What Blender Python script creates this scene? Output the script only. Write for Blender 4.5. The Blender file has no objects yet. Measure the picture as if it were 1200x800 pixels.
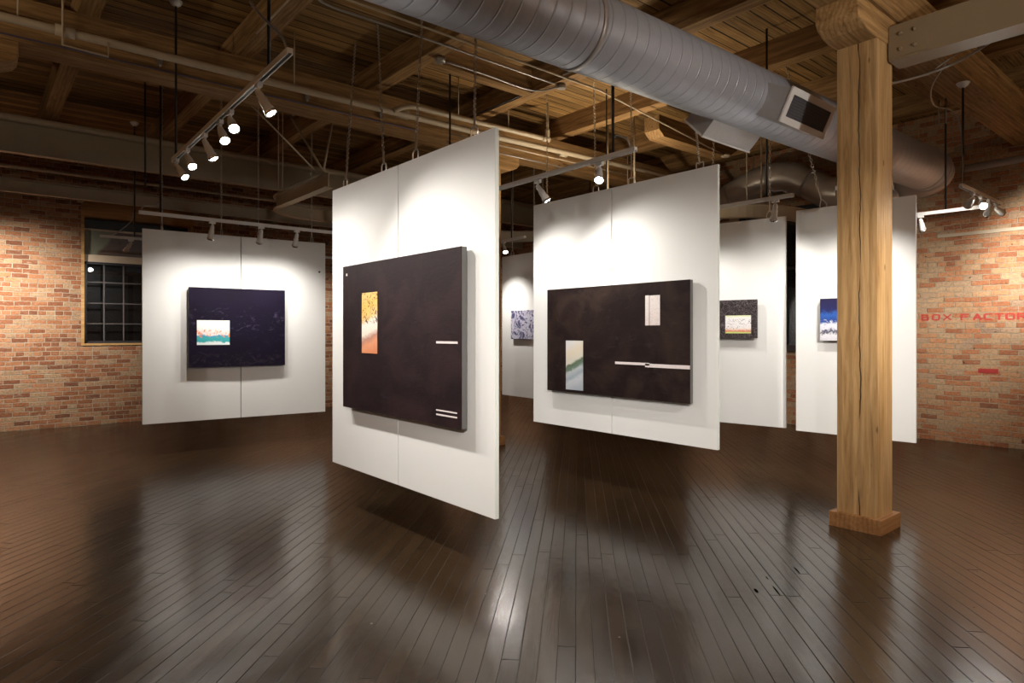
import bpy, bmesh, math, random
from mathutils import Vector, Matrix
random.seed(7)
SC = bpy.context.scene
COL = SC.collection

# ------------------------------------------------------------------ camera, world, exposure
# world axes: +X runs along the back wall to the right, +Y runs away along the right wall
EYE = 1.55
cam_d = bpy.data.cameras.new('camera'); cam = bpy.data.objects.new('camera', cam_d); COL.objects.link(cam)
RV = Vector((.7657, -.6432, 0)); FV = Vector((.6432, .7657, 0))
cam.matrix_world = Matrix(((RV.x, 0, -FV.x, 0), (RV.y, 0, -FV.y, 0), (0, 1, 0, EYE), (0, 0, 0, 1)))
cam_d.sensor_width = 36; cam_d.lens = 36*756/1200
cam_d.shift_y = -10/1200
cam_d.clip_start = .05; cam_d.clip_end = 60
SC.camera = cam
vs = SC.view_settings
vs.view_transform = 'Standard'; vs.look = 'None'; vs.gamma = 1; vs.exposure = 1.25; vs.use_curve_mapping = False
w = bpy.data.worlds.new('night'); SC.world = w; w.use_nodes = True
w.node_tree.nodes['Background'].inputs[0].default_value = (.02, .03, .05, 1)
w.node_tree.nodes['Background'].inputs[1].default_value = .15
LAMP = (1.0, .945, .875)          # colour of the gallery spots
P_ART = 32; P_WALL = 62; P_FILL = 110; P_UP = 135

# ------------------------------------------------------------------ node helpers
class NT:
    def __init__(s, name):
        s.m = bpy.data.materials.new(name); s.m.use_nodes = True
        s.t = s.m.node_tree; s.b = s.t.nodes['Principled BSDF']; s.out = s.t.nodes['Material Output']
    def n(s, typ, **kw):
        nd = s.t.nodes.new(typ)
        for k, v in kw.items(): setattr(nd, k, v)
        return nd
    def l(s, a, b): s.t.links.new(a, b)
    def put(s, sock, v):
        if isinstance(v, (int, float)): sock.default_value = v
        elif isinstance(v, tuple): sock.default_value = v if len(v) == len(sock.default_value) else (*v, 1)
        else: s.l(v, sock)
    def math(s, op, a, b=0, c=0):
        nd = s.n('ShaderNodeMath', operation=op); s.put(nd.inputs[0], a); s.put(nd.inputs[1], b); s.put(nd.inputs[2], c); return nd.outputs[0]
    def pos(s): return s.n('ShaderNodeTexCoord').outputs['Object']
    def sep(s, v):
        nd = s.n('ShaderNodeSeparateXYZ'); s.l(v, nd.inputs[0]); return nd.outputs
    def comb(s, x, y, z=0):
        nd = s.n('ShaderNodeCombineXYZ'); s.put(nd.inputs[0], x); s.put(nd.inputs[1], y); s.put(nd.inputs[2], z); return nd.outputs[0]
    def scale(s, v, sc):
        nd = s.n('ShaderNodeVectorMath', operation='MULTIPLY'); s.l(v, nd.inputs[0]); nd.inputs[1].default_value = sc; return nd.outputs[0]
    def noise(s, v, sc=1, det=4, rough=.5, dist=0, col=False):
        nd = s.n('ShaderNodeTexNoise'); s.l(v, nd.inputs['Vector']); nd.inputs['Scale'].default_value = sc
        nd.inputs['Detail'].default_value = det; nd.inputs['Roughness'].default_value = rough; nd.inputs['Distortion'].default_value = dist
        return nd.outputs['Color' if col else 'Fac']
    def white(s, v):
        nd = s.n('ShaderNodeTexWhiteNoise', noise_dimensions='3D'); s.l(v, nd.inputs['Vector']); return nd.outputs['Value']
    def ramp(s, f, stops, interp='LINEAR'):
        nd = s.n('ShaderNodeValToRGB'); s.put(nd.inputs[0], f); cr = nd.color_ramp; cr.interpolation = interp
        while len(cr.elements) < len(stops): cr.elements.new(.5)
        for e, (p, c) in zip(cr.elements, stops):
            e.position = p; e.color = (*c, 1) if not isinstance(c, (int, float)) else (c, c, c, 1)
        return nd.outputs['Color']
    def mix(s, f, a, b, mode='MIX'):
        nd = s.n('ShaderNodeMix', data_type='RGBA', blend_type=mode); s.put(nd.inputs[0], f); s.put(nd.inputs[6], a); s.put(nd.inputs[7], b); return nd.outputs[2]
    def step(s, v, lo, hi):
        nd = s.n('ShaderNodeMapRange', interpolation_type='SMOOTHSTEP'); s.put(nd.inputs[0], v); nd.inputs[1].default_value = lo; nd.inputs[2].default_value = hi; return nd.outputs[0]
    def bump(s, h, dist=.01, strength=1.0, normal=None):
        nd = s.n('ShaderNodeBump'); s.put(nd.inputs['Height'], h); nd.inputs['Distance'].default_value = dist; nd.inputs['Strength'].default_value = strength
        if normal: s.l(normal, nd.inputs['Normal'])
        s.l(nd.outputs[0], s.b.inputs['Normal']); return nd.outputs[0]
    def base(s, c, rough=.6, metal=0, spec=.5):
        s.put(s.b.inputs['Base Color'], c); s.put(s.b.inputs['Roughness'], rough); s.b.inputs['Metallic'].default_value = metal
        s.b.inputs['Specular IOR Level'].default_value = spec

def srgb(r, g, b):
    return tuple(((v/255+.055)/1.055)**2.4 if v > 10 else v/255/12.92 for v in (r, g, b))

def m_plain(name, c, rough=.6, metal=0, spec=.5, var=.0, vs_=8, bump=0):
    t = NT(name)
    if var:
        p = t.pos(); n = t.noise(p, vs_, 5)
        t.base(t.mix(n, tuple(v*(1-var) for v in c), tuple(min(1, v*(1+var)) for v in c)), rough, metal, spec)
        if bump: t.bump(n, bump)
    else: t.base(c, rough, metal, spec)
    return t.m

def m_wood(name, axis, c0, c1, cd, rough=.75, fine=26, plank=None, knots=True, crack=None):
    """timber with its grain along one axis; plank = (across axis, width) draws separate boards"""
    t = NT(name); p = t.pos(); s = t.sep(p)
    info = t.n('ShaderNodeObjectInfo').outputs['Random']
    st = [1.0, 1.0, 1.0]; st[axis] = .07
    v = t.scale(p, tuple(st))
    off = t.n('ShaderNodeVectorMath', operation='ADD'); t.l(v, off.inputs[0]); t.l(t.comb(t.math('MULTIPLY', info, 17), t.math('MULTIPLY', info, 9), info), off.inputs[1]); v = off.outputs[0]
    if plank:
        ax, wd = plank; r = t.math('DIVIDE', s[ax], wd); idx = t.math('FLOOR', r); fr = t.math('SUBTRACT', r, idx)
        idv = t.comb(idx, 3.3, 1.7); wn = t.white(idv)
        o2 = t.n('ShaderNodeVectorMath', operation='ADD'); t.l(v, o2.inputs[0]); t.l(t.comb(t.math('MULTIPLY', wn, 31), t.math('MULTIPLY', wn, 11), 0), o2.inputs[1]); v = o2.outputs[0]
    warp = t.noise(v, 3, 3)
    g = t.noise(v, fine, 6, .62, 1.6)
    g2 = t.noise(v, 5, 4, .6, 2.5)
    f = t.math('ADD', t.math('MULTIPLY', g, .55), t.math('MULTIPLY', g2, .45))
    colr = t.ramp(f, [(.28, cd), (.43, c0), (.58, c1), (.72, tuple(x*1.12 for x in c1))])
    # growth rings
    wv = t.n('ShaderNodeTexWave', wave_type='RINGS', rings_direction='XYZ'[axis]); t.l(v, wv.inputs[0]); wv.inputs['Scale'].default_value = 9; wv.inputs['Distortion'].default_value = 5; wv.inputs['Detail'].default_value = 3; wv.inputs['Detail Scale'].default_value = 1.2
    colr = t.mix(t.math('MULTIPLY', t.step(wv.outputs['Fac'], .35, .95), .30), colr, cd, 'MIX')
    if knots:
        kv = list((2.2, 2.2, 2.2)); kv[axis] = .9
        vo = t.n('ShaderNodeTexVoronoi'); t.l(t.scale(p, tuple(kv)), vo.inputs['Vector']); vo.inputs['Scale'].default_value = 2.1
        k = t.step(vo.outputs['Distance'], .075, .03)
        colr = t.mix(t.math('MULTIPLY', k, .75), colr, tuple(x*.35 for x in cd))
    h = g
    if plank:
        tint = t.ramp(wn, [(0, .55), (.5, .85), (1, 1.1)])
        colr = t.mix(1, colr, tint, 'MULTIPLY')
        e = t.math('MINIMUM', fr, t.math('SUBTRACT', 1, fr))
        jit = t.math('MULTIPLY', t.white(t.comb(idx, 9, 2)), .05)
        gap = t.step(t.math('SUBTRACT', e, jit), .035, .0)
        colr = t.mix(gap, colr, tuple(x*.12 for x in cd))
        h = t.math('SUBTRACT', t.math('MULTIPLY', g, .3), gap)
    if crack:
        # one long drying check wandering up the face (crack = (across axis, centre, width))
        ax, cen, wd = crack
        wz = t.noise(t.comb(s[2], 4.2, 0), 1.4, 5, .6)
        d = t.math('ABSOLUTE', t.math('SUBTRACT', s[ax], t.math('ADD', cen, t.math('MULTIPLY', t.math('SUBTRACT', wz, .5), .09))))
        wv2 = t.math('MULTIPLY', t.noise(t.comb(s[2], 9, 0), 2.3, 3), wd*2)
        c = t.step(t.math('SUBTRACT', d, wv2), .002, -.002)
        c = t.math('MULTIPLY', c, t.step(t.noise(t.comb(s[2], 1, 7), .9, 2), .36, .46))
        colr = t.mix(t.math('MULTIPLY', c, .9), colr, tuple(x*.15 for x in cd))
        h = t.math('SUBTRACT', h, t.math('MULTIPLY', c, 2))
    t.base(colr, rough, 0, .3)
    t.bump(h, .004 if not plank else .008)
    return t.m

def m_brick(name, ua, stops, mortar, seed=0):
    t = NT(name); p = t.pos(); s = t.sep(p)
    wob = t.noise(t.comb(s[ua], s[2], seed), 2.2, 3)
    wob2 = t.noise(t.comb(s[ua], s[2], seed+5), 23, 4)
    v = t.math('ADD', s[2], t.math('ADD', t.math('MULTIPLY', t.math('SUBTRACT', wob, .5), .035), t.math('MULTIPLY', t.math('SUBTRACT', wob2, .5), .012)))
    rr = t.math('DIVIDE', v, .0735); row = t.math('FLOOR', rr); fv = t.math('SUBTRACT', rr, row)
    rnd = t.white(t.comb(row, seed, .5))
    hdr = t.step(rnd, .86, .87)                       # some header courses
    wdt = t.math('SUBTRACT', .215, t.math('MULTIPLY', hdr, .1))
    uu = t.math('ADD', t.math('DIVIDE', t.math('ADD', s[ua], t.math('MULTIPLY', wob2, .010)), wdt), t.math('ADD', t.math('MULTIPLY', t.math('MODULO', row, 2), .5), t.math('MULTIPLY', rnd, .22)))
    col = t.math('FLOOR', uu); fu = t.math('SUBTRACT', uu, col)
    bid = t.white(t.comb(row, col, seed+1))
    b2 = t.white(t.comb(col, row, seed+8))
    patch = t.noise(t.comb(s[ua], s[2], seed+3), .9, 3)
    pick = t.math('ADD', t.math('MULTIPLY', bid, .72), t.math('MULTIPLY', patch, .28))
    c = t.ramp(pick, stops)
    fine = t.noise(t.comb(s[ua], s[2], seed+2), 34, 6, .65)
    c = t.mix(1, c, t.ramp(fine, [(.25, .45), (.5, .95), (.75, 1.3)]), 'MULTIPLY')
    mid = t.noise(t.comb(s[ua], t.math('MULTIPLY', s[2], 2.5), seed+4), 9, 4, .6)
    c = t.mix(t.math('MULTIPLY', t.step(mid, .55, .72), .45), c, mortar)      # lime haze smeared over the bricks
    mv = t.math('MULTIPLY', t.math('MINIMUM', fv, t.math('SUBTRACT', 1, fv)), .0735)
    mu = t.math('MULTIPLY', t.math('MINIMUM', fu, t.math('SUBTRACT', 1, fu)), wdt)
    e = t.math('SUBTRACT', t.math('MINIMUM', mv, mu), t.math('MULTIPLY', t.math('SUBTRACT', mid, .5), .007))
    mo = t.step(e, .0075, .0035)
    c = t.mix(mo, c, t.mix(fine, tuple(x*.62 for x in mortar), mortar))
    chip = t.step(t.noise(t.comb(s[ua], s[2], seed+9), 17, 2), .27, .22)
    c = t.mix(t.math('MULTIPLY', chip, .8), c, (.02, .013, .01))
    t.base(c, .88, 0, .25)
    h = t.math('ADD', t.math('SUBTRACT', t.math('MULTIPLY', fine, .35), t.math('MULTIPLY', mo, .8)), t.math('SUBTRACT', t.math('MULTIPLY', b2, .5), chip))
    t.bump(h, .011)
    return t.m

def m_floor():
    t = NT('painted_floorboards'); p = t.pos(); s = t.sep(p)
    a = math.radians(45.8); ca, sa = math.cos(a), math.sin(a)
    # board axis bisects the two walls
    al = t.math('ADD', t.math('MULTIPLY', s[0], .717), t.math('MULTIPLY', s[1], .697))
    ac = t.math('SUBTRACT', t.math('MULTIPLY', s[0], .697), t.math('MULTIPLY', s[1], .717))
    wb = t.noise(t.comb(al, ac, 0), .8, 2)
    ac2 = t.math('ADD', ac, t.math('MULTIPLY', wb, .02))
    r = t.math('DIVIDE', ac2, .088); idx = t.math('FLOOR', r); fr = t.math('SUBTRACT', r, idx)
    w1 = t.white(t.comb(idx, 2.2, .7))
    lr = t.math('ADD', t.math('DIVIDE', al, 2.3), t.math('MULTIPLY', w1, 7)); li = t.math('FLOOR', lr); lf = t.math('SUBTRACT', lr, li)
    bid = t.white(t.comb(idx, li, 1.1)); bid2 = t.white(t.comb(li, idx, 5.1))
    v = t.comb(t.math('MULTIPLY', al, .06), ac, bid)
    g = t.noise(v, 30, 5, .6, .6)
    big = t.noise(t.comb(s[0], s[1], 0), .7, 4)
    c = t.ramp(g, [(.3, (.019, .0115, .0055)), (.55, (.029, .0175, .0085)), (.8, (.044, .027, .013))])
    c = t.mix(1, c, t.ramp(bid, [(0, .78), (1, 1.2)]), 'MULTIPLY')
    e = t.math('MINIMUM', fr, t.math('SUBTRACT', 1, fr))
    open_ = t.math('MULTIPLY', t.math('POWER', t.white(t.comb(idx, 6, 6)), 2.0), .032)
    brk = t.noise(t.comb(t.math('MULTIPLY', al, 1.0), idx, 3), 1.3, 2)
    gapw = t.math('ADD', .004, t.math('MULTIPLY', open_, t.step(brk, .3, .6)))
    gap = t.step(t.math('SUBTRACT', e, gapw), .018, .004)
    gap = t.math('MULTIPLY', gap, t.math('ADD', .35, t.math('MULTIPLY', .75, t.math('MULTIPLY', t.white(t.comb(idx, 8, 3)), t.math('ADD', .4, brk)))))
    le = t.math('MULTIPLY', t.math('MINIMUM', lf, t.math('SUBTRACT', 1, lf)), 2.3)
    gap = t.math('MAXIMUM', gap, t.step(le, .004, .001))
    c = t.mix(t.math('MULTIPLY', gap, .93), c, (.004, .003, .002))
    # scuffs: thin light scratches and paint specks
    sc_ = t.noise(t.comb(t.math('MULTIPLY', s[0], 1), t.math('MULTIPLY', s[1], 5), 3), 6, 6, .75, 3)
    scr = t.math('MULTIPLY', t.step(sc_, .71, .76), .25)
    c = t.mix(scr, c, (.20, .16, .12))
    vo = t.n('ShaderNodeTexVoronoi'); t.l(p, vo.inputs['Vector']); vo.inputs['Scale'].default_value = 5.5
    spk = t.math('MULTIPLY', t.step(vo.outputs['Distance'], .045, .02), t.step(t.white(t.scale(vo.outputs['Position'], (9, 9, 9))), .72, .73))
    c = t.mix(t.math('MULTIPLY', spk, .75), c, (.35, .30, .24))
    # splintered chips beside some joints
    chips = None
    for (cx, cy, L, W) in ((3.620, 2.027, .035, .010), (3.714, 1.948, .075, .006), (4.137, 2.030, .060, .006), (3.863, 2.088, .030, .004)):
        dx = t.math('SUBTRACT', s[0], cx); dy = t.math('SUBTRACT', s[1], cy)
        a_ = t.math('DIVIDE', t.math('ADD', t.math('MULTIPLY', dx, .717), t.math('MULTIPLY', dy, .697)), L)
        b_ = t.math('DIVIDE', t.math('SUBTRACT', t.math('MULTIPLY', dx, .697), t.math('MULTIPLY', dy, .717)), W)
        d = t.math('ADD', t.math('ADD', t.math('MULTIPLY', a_, a_), t.math('MULTIPLY', b_, b_)), t.math('MULTIPLY', t.math('SUBTRACT', g, .5), 1.4))
        k = t.step(d, 1.1, .8); chips = k if chips is None else t.math('MAXIMUM', chips, k)
    c = t.mix(chips, c, (.003, .002, .0015))
    rn = t.noise(t.comb(t.math('MULTIPLY', al, .3), ac, 2), 6, 4)
    rough = t.math('ADD', t.math('ADD', .13, t.math('MULTIPLY', rn, .16)), t.math('MULTIPLY', t.math('MAXIMUM', gap, chips), .5))
    t.base(c, rough, 0, .75)
    t.l(t.math('MULTIPLY', t.math('SUBTRACT', 1, t.math('MAXIMUM', gap, chips)), .68), t.b.inputs['Specular IOR Level'])
    # every board lies at its own slight tilt and is cupped a little
    wav = t.noise(t.comb(t.math('MULTIPLY', al, .5), ac, 1), 4, 3, .55)
    tilt = t.math('MULTIPLY', t.math('SUBTRACT', fr, .5), t.math('MULTIPLY', t.math('SUBTRACT', bid2, .5), .32))
    h = t.math('ADD', t.math('ADD', t.math('MULTIPLY', wav, .75), tilt), t.math('SUBTRACT', t.math('MULTIPLY', g, .10), t.math('MULTIPLY', gap, .25)))
    h = t.math('SUBTRACT', h, chips)
    t.bump(h, .0045)
    return t.m

M = {}
M['floor'] = m_floor()
M['brick_back'] = m_brick('old_red_brick', 0, [(.0, (.09, .038, .022)), (.2, (.22, .082, .038)), (.4, (.31, .125, .055)), (.6, (.38, .175, .085)), (.8, (.37, .235, .13)), (1, (.17, .08, .05))], (.50, .40, .29), 1)
M['brick_side'] = m_brick('old_buff_brick', 1, [(.0, (.11, .055, .04)), (.2, (.34, .13, .06)), (.38, (.44, .185, .085)), (.56, (.46, .25, .125)), (.74, (.44, .29, .165)), (.86, (.40, .26, .16)), (1, (.20, .12, .10))], (.54, .42, .29), 4)
WC = dict(c0=(.21, .112, .040), c1=(.35, .20, .080), cd=(.07, .034, .012))
M['deck'] = m_wood('ceiling_planks', 0, (.22, .115, .034), (.38, .215, .072), (.055, .026, .008), plank=(1, .145), fine=18)
M['beam_y'] = m_wood('joist_timber', 1, **WC)
M['beam_x'] = m_wood('girder_timber', 0, **WC)
M['post'] = m_wood('post_timber', 2, (.37, .215, .085), (.50, .315, .14), (.16, .08, .028), rough=.6, fine=22, crack=(1, 2.13, .0035))
M['post_trim'] = m_wood('base_trim_timber', 0, (.26, .12, .042), (.36, .18, .07), (.12, .05, .018), rough=.5)
M['bolster'] = m_wood('bolster_timber', 0, (.28, .155, .055), (.42, .245, .10), (.10, .045, .015))
M['panel'] = m_plain('panel_white_paint', (.80, .80, .785), .62, var=.02, vs_=3)
M['panel_edge'] = m_plain('panel_edge_paint', (.74, .80, .77), .6)
M['steel_paint'] = m_plain('cream_painted_steel', (.42, .345, .235), .5, var=.10, vs_=5)
M['pipe_paint'] = m_plain('cream_painted_pipe', (.46, .37, .26), .5, var=.10, vs_=14)
M['galv'] = None
M['zinc'] = m_plain('zinc_conduit', (.34, .31, .28), .42, .7, var=.1, vs_=9)
M['chain'] = m_plain('zinc_chain', (.60, .56, .50), .35, .85)
M['white_metal'] = m_plain('white_enamel', (.74, .72, .69), .4)
M['chrome'] = m_plain('bright_reflector', (.85, .85, .86), .16, 1)
M['black'] = m_plain('black_steel', (.012, .011, .010), .45)
M['dark'] = m_plain('dark_iron', (.05, .035, .03), .6)
M['grey_cable'] = m_plain('grey_flexible_cable', (.38, .35, .32), .45, .3)
M['blue_cable'] = m_plain('violet_grey_cable', (.10, .075, .11), .5)
M['slot'] = m_plain('track_slot', (.03, .03, .03), .5)
M['frame_wood'] = m_wood('window_frame_wood', 0, (.42, .23, .08), (.55, .33, .13), (.2, .1, .03), rough=.5, knots=False)
M['lintel_wood'] = m_wood('lintel_wood', 0, (.30, .14, .04), (.42, .21, .07), (.14, .06, .02), rough=.6, knots=False)
M['cream_board'] = m_plain('cream_transom_rail', (.60, .47, .33), .6, var=.08)
M['muntin'] = m_plain('grey_window_muntin', (.10, .085, .08), .5)
M['dark_frame'] = m_plain('dark_steel_frame', (.02, .02, .024), .5)

def m_galv(name, axis, c, ribs=True, rough=.38):
    t = NT(name); p = t.pos(); s = t.sep(p)
    n = t.noise(p, 3, 4); sp = t.n('ShaderNodeTexVoronoi'); t.l(p, sp.inputs['Vector']); sp.inputs['Scale'].default_value = 26
    cc = t.mix(t.math('MULTIPLY', t.sep(sp.outputs['Color'])[0], .25), tuple(x*.92 for x in c), tuple(min(1, x*1.15) for x in c))
    cc = t.mix(t.math('MULTIPLY', n, .35), cc, tuple(x*.75 for x in c))
    t.base(cc, t.math('ADD', rough, t.math('MULTIPLY', n, .12)), .38)
    if ribs:
        # spiral lock seam: a thin raised line that climbs round the duct
        ang = t.math('ARCTAN2', t.math('SUBTRACT', s[2], 3.67), t.math('SUBTRACT', s[1], 3.1))
        u = t.math('ADD', t.math('DIVIDE', s[0], .125), t.math('DIVIDE', ang, 6.28318))
        f = t.math('SUBTRACT', u, t.math('FLOOR', u)); e = t.math('MINIMUM', f, t.math('SUBTRACT', 1, f))
        seam = t.step(e, .07, .02)
        t.l(t.mix(t.math('MULTIPLY', seam, .35), cc, tuple(x*.4 for x in c)), t.b.inputs['Base Color'])
        dent = t.noise(t.comb(t.math('MULTIPLY', s[0], 2.2), s[1], s[2]), 3.2, 3)
        t.bump(t.math('ADD', t.math('MULTIPLY', seam, .5), t.math('MULTIPLY', dent, 1.1)), .007)
    else: t.bump(n, .006)
    return t.m
M['duct'] = m_galv('galvanised_spiral_duct', 0, (.50, .52, .58))
M['galv'] = m_galv('galvanised_sheet', 0, (.48, .46, .45), ribs=False)
M['duct_b'] = m_galv('galvanised_elbow_sheet', 1, (.56, .50, .45), ribs=False, rough=.27)

def m_emit(name, c, st):
    t = NT(name); t.base((.9, .9, .9), .3); t.put(t.b.inputs['Emission Color'], c); t.b.inputs['Emission Strength'].default_value = st; return t.m
M['bulb'] = m_emit('lit_lamp_face', (1, .93, .82), 28)

def m_glass():
    t = NT('window_glass'); gl = t.n('ShaderNodeBsdfGlossy'); gl.inputs['Roughness'].default_value = .01; gl.inputs['Color'].default_value = (.9, .92, .95, 1)
    tr = t.n('ShaderNodeBsdfTransparent'); tr.inputs[0].default_value = (.85, .87, .88, 1)
    fr = t.n('ShaderNodeFresnel'); fr.inputs[0].default_value = 1.5; mx = t.n('ShaderNodeMixShader')
    t.l(fr.outputs[0], mx.inputs[0]); t.l(tr.outputs[0], mx.inputs[1]); t.l(gl.outputs[0], mx.inputs[2]); t.l(mx.outputs[0], t.out.inputs[0])
    return t.m
M['glass'] = m_glass()

# ------------------------------------------------------------------ paint on the pictures
def m_dark_paint(name, base, hi, blue, seed):
    t = NT(name); p = t.pos(); s = t.sep(p)
    o = t.n('ShaderNodeVectorMath', operation='ADD'); t.l(p, o.inputs[0]); o.inputs[1].default_value = (seed, seed*2, seed*3); v = o.outputs[0]
    n = t.noise(v, 2.4, 5, .6, .8); n2 = t.noise(t.scale(v, (1, 1, 3)), 9, 6, .7, 1.2)
    c = t.mix(t.step(n, .40, .72), base, hi)
    c = t.mix(t.math('MULTIPLY', t.step(n2, .52, .75), blue[3]), c, blue[:3])
    t.base(c, t.math('ADD', .55, t.math('MULTIPLY', n2, .3)), 0, .12); t.bump(n2, .0012)
    return t.m
M['art_black'] = m_dark_paint('brown_black_oil_paint', (.012, .0048, .0065), (.024, .011, .012), (.030, .020, .030, .5), 1)
M['art_black_b'] = m_dark_paint('worn_brown_black_oil_paint', (.013, .0065, .0065), (.031, .018, .014), (.045, .034, .030, .5), 3)

def m_art_blue_black():
    t = NT('blue_black_scraped_paint'); p = t.pos(); s = t.sep(p)
    n = t.noise(t.scale(p, (1, 1, 1.6)), 7, 8, .75, 1.5); n2 = t.noise(p, 2.2, 3)
    band = t.math('MULTIPLY', t.step(s[2], 1.35, 1.6), t.step(s[2], 1.98, 1.8))
    c = t.mix(n2, (.006, .004, .008), (.011, .007, .024))
    c = t.mix(t.math('MULTIPLY', t.math('MULTIPLY', t.step(n, .54, .70), band), .6), c, (.11, .09, .17))
    lo = t.math('MULTIPLY', t.step(n, .5, .72), t.step(s[2], 1.4, 1.22)); c = t.mix(t.math('MULTIPLY', lo, .5), c, (.08, .06, .07))
    t.base(c, .68, 0, .1); t.bump(n, .0015); return t.m
M['art_blue'] = m_art_blue_black()

def m_scribble(name, bg, fg, sc, th, amount=1.0, seed=0, fg2=None):
    t = NT(name); p = t.pos()
    o = t.n('ShaderNodeVectorMath', operation='ADD'); t.l(p, o.inputs[0]); o.inputs[1].default_value = (seed, 0, seed); p = o.outputs[0]
    r1 = t.noise(p, sc, 3, .6, 2.5); l1 = t.step(t.math('ABSOLUTE', t.math('SUBTRACT', r1, .5)), th, th*.3)
    r2 = t.noise(p, sc*1.7, 3, .6, 3.5); l2 = t.step(t.math('ABSOLUTE', t.math('SUBTRACT', r2, .47)), th, th*.3)
    c = t.mix(t.math('MULTIPLY', t.math('MAXIMUM', l1, l2), amount), bg, fg)
    if fg2: c = t.mix(t.step(t.noise(p, sc*.5, 2), .54, .62), c, fg2)
    t.base(c, .5); return t.m
M['art_scribble'] = m_scribble('dark_scribbled_paint', (.014, .009, .012), (.30, .25, .25), 7, .018, .55)
M['art_swirl'] = m_scribble('slate_blue_swirled_paint', (.06, .06, .15), (.62, .60, .72), 2.3, .07, .85, 3)

def m_wave_art():
    t = NT('deep_blue_and_white_wave_paint'); p = t.pos(); s = t.sep(p)
    n = t.noise(p, 11, 4, .6, 2.5); z = t.math('ADD', s[2], t.math('MULTIPLY', t.math('SUBTRACT', n, .5), .16))
    f = t.math('DIVIDE', t.math('SUBTRACT', z, 1.47), .45)
    c = t.ramp(f, [(0, (.6, .6, .66)), (.12, (.75, .75, .8)), (.2, (.015, .015, .06)), (.27, (.65, .66, .75)), (.38, (.7, .72, .8)), (.46, (.02, .06, .28)), (.6, (.03, .11, .42)), (.72, (.018, .02, .10)), (1, (.016, .012, .05))], 'LINEAR')
    t.base(c, .45); return t.m
M['art_wave'] = m_wave_art()

def m_ramp_art(name, z0, z1, stops, nsc=12, amp=.12, speck=None, skew=None):
    t = NT(name); p = t.pos(); s = t.sep(p)
    n = t.noise(t.scale(p, (1, 1, 1.7)), nsc, 5, .65, 1.5)
    f = t.math('ADD', t.math('DIVIDE', t.math('SUBTRACT', s[2], z0), z1-z0), t.math('MULTIPLY', t.math('SUBTRACT', n, .5), amp*2))
    if skew: f = t.math('ADD', f, t.math('MULTIPLY', t.math('SUBTRACT', s[skew[0]], skew[1]), skew[2]))
    c = t.ramp(f, stops)
    if speck:
        col, lo, hi, a, b = speck
        q = t.step(t.noise(p, nsc*2.3, 3, .6, 2), lo, hi)
        zz = t.math('DIVIDE', t.math('SUBTRACT', s[2], z0), z1-z0)
        q = t.math('MULTIPLY', q, t.math('MULTIPLY', t.step(zz, a-.03, a+.03), t.step(zz, b+.03, b-.03)))
        c = t.mix(q, c, col)
    t.base(c, .45); return t.m
M['pic_orange'] = m_ramp_art('orange_and_white_landscape_paint', 1.385, 1.87, [(0, (.62, .22, .10)), (.16, (.70, .30, .16)), (.26, (.45, .22, .16)), (.36, (.80, .72, .62)), (.52, (.85, .80, .72)), (.6, (.85, .55, .22)), (.8, (.85, .50, .12)), (1, (.85, .56, .2))], 10, .08, ((.10, .045, .03), .54, .62, .5, 1.1), (1, 4.65, .6))
M['pic_sea'] = m_ramp_art('pale_seascape_paint', .957, 1.47, [(0, (.36, .40, .46)), (.2, (.50, .53, .57)), (.3, (.30, .36, .42)), (.40, (.46, .50, .52)), (.46, (.14, .20, .16)), (.55, (.10, .15, .09)), (.60, (.60, .58, .50)), (.8, (.66, .58, .46)), (1, (.62, .62, .62))], 9, .09, None, (1, 4.72, .8))
M['pic_pale'] = m_ramp_art('pale_pink_grey_paint', 1.62, 1.9, [(0, (.70, .62, .60)), (.5, (.76, .69, .67)), (1, (.78, .72, .70))], 14, .3, ((.62, .50, .48), .5, .7, 0, 1))
M['pic_teal'] = m_ramp_art('white_coral_teal_landscape_paint', 1.394, 1.72, [(0, (.82, .84, .84)), (.10, (.70, .80, .80)), (.14, (.03, .35, .38)), (.28, (.05, .40, .42)), (.36, (.06, .30, .50)), (.42, (.85, .80, .80)), (.50, (.85, .66, .62)), (.58, (.86, .84, .82)), (1, (.88, .87, .86))], 6.5, .15, ((.85, .28, .10), .56, .62, .30, .62))
M['pic_collage'] = m_ramp_art('white_violet_red_collage_paint', 1.54, 1.76, [(0, (.55, .62, .18)), (.08, (.60, .66, .24)), (.14, (.70, .16, .10)), (.22, (.82, .62, .5)), (.32, (.84, .80, .80)), (.6, (.86, .84, .84)), (.88, (.84, .84, .82)), (1, (.66, .74, .36))], 16, .1, ((.08, .05, .16), .58, .64, .2, .8))
M['pic_white'] = m_plain('off_white_paint', (.74, .66, .66), .5, var=.08, vs_=40)
M['sign_red'] = None

# ------------------------------------------------------------------ mesh helpers
def mesh_obj(name, bm, mat, parent=None, smooth=False, bevel=0):
    if bevel:
        es = [e for e in bm.edges if e.is_manifold and e.calc_face_angle(0) > .5]
        bmesh.ops.bevel(bm, geom=es, offset=bevel, segments=2, affect='EDGES', profile=.6)
    me = bpy.data.meshes.new(name); bm.normal_update(); bm.to_mesh(me); bm.free()
    me.materials.append(mat)
    if smooth:
        for p in me.polygons: p.use_smooth = True
    o = bpy.data.objects.new(name, me); COL.objects.link(o)
    if parent: attach(o, parent)
    return o
WORLD_LOC = {}
def attach(o, parent):
    o.parent = parent
    base = WORLD_LOC.get(parent.name)
    if base is not None: o.matrix_parent_inverse = Matrix.Translation(base).inverted()
def empty(name, loc, label=None, cat=None, group=None):
    o = bpy.data.objects.new(name, None); COL.objects.link(o); o.location = loc; o.empty_display_size = .1
    WORLD_LOC[o.name] = Vector(loc)
    if label: tag(o, label, cat, group)
    return o
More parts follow.
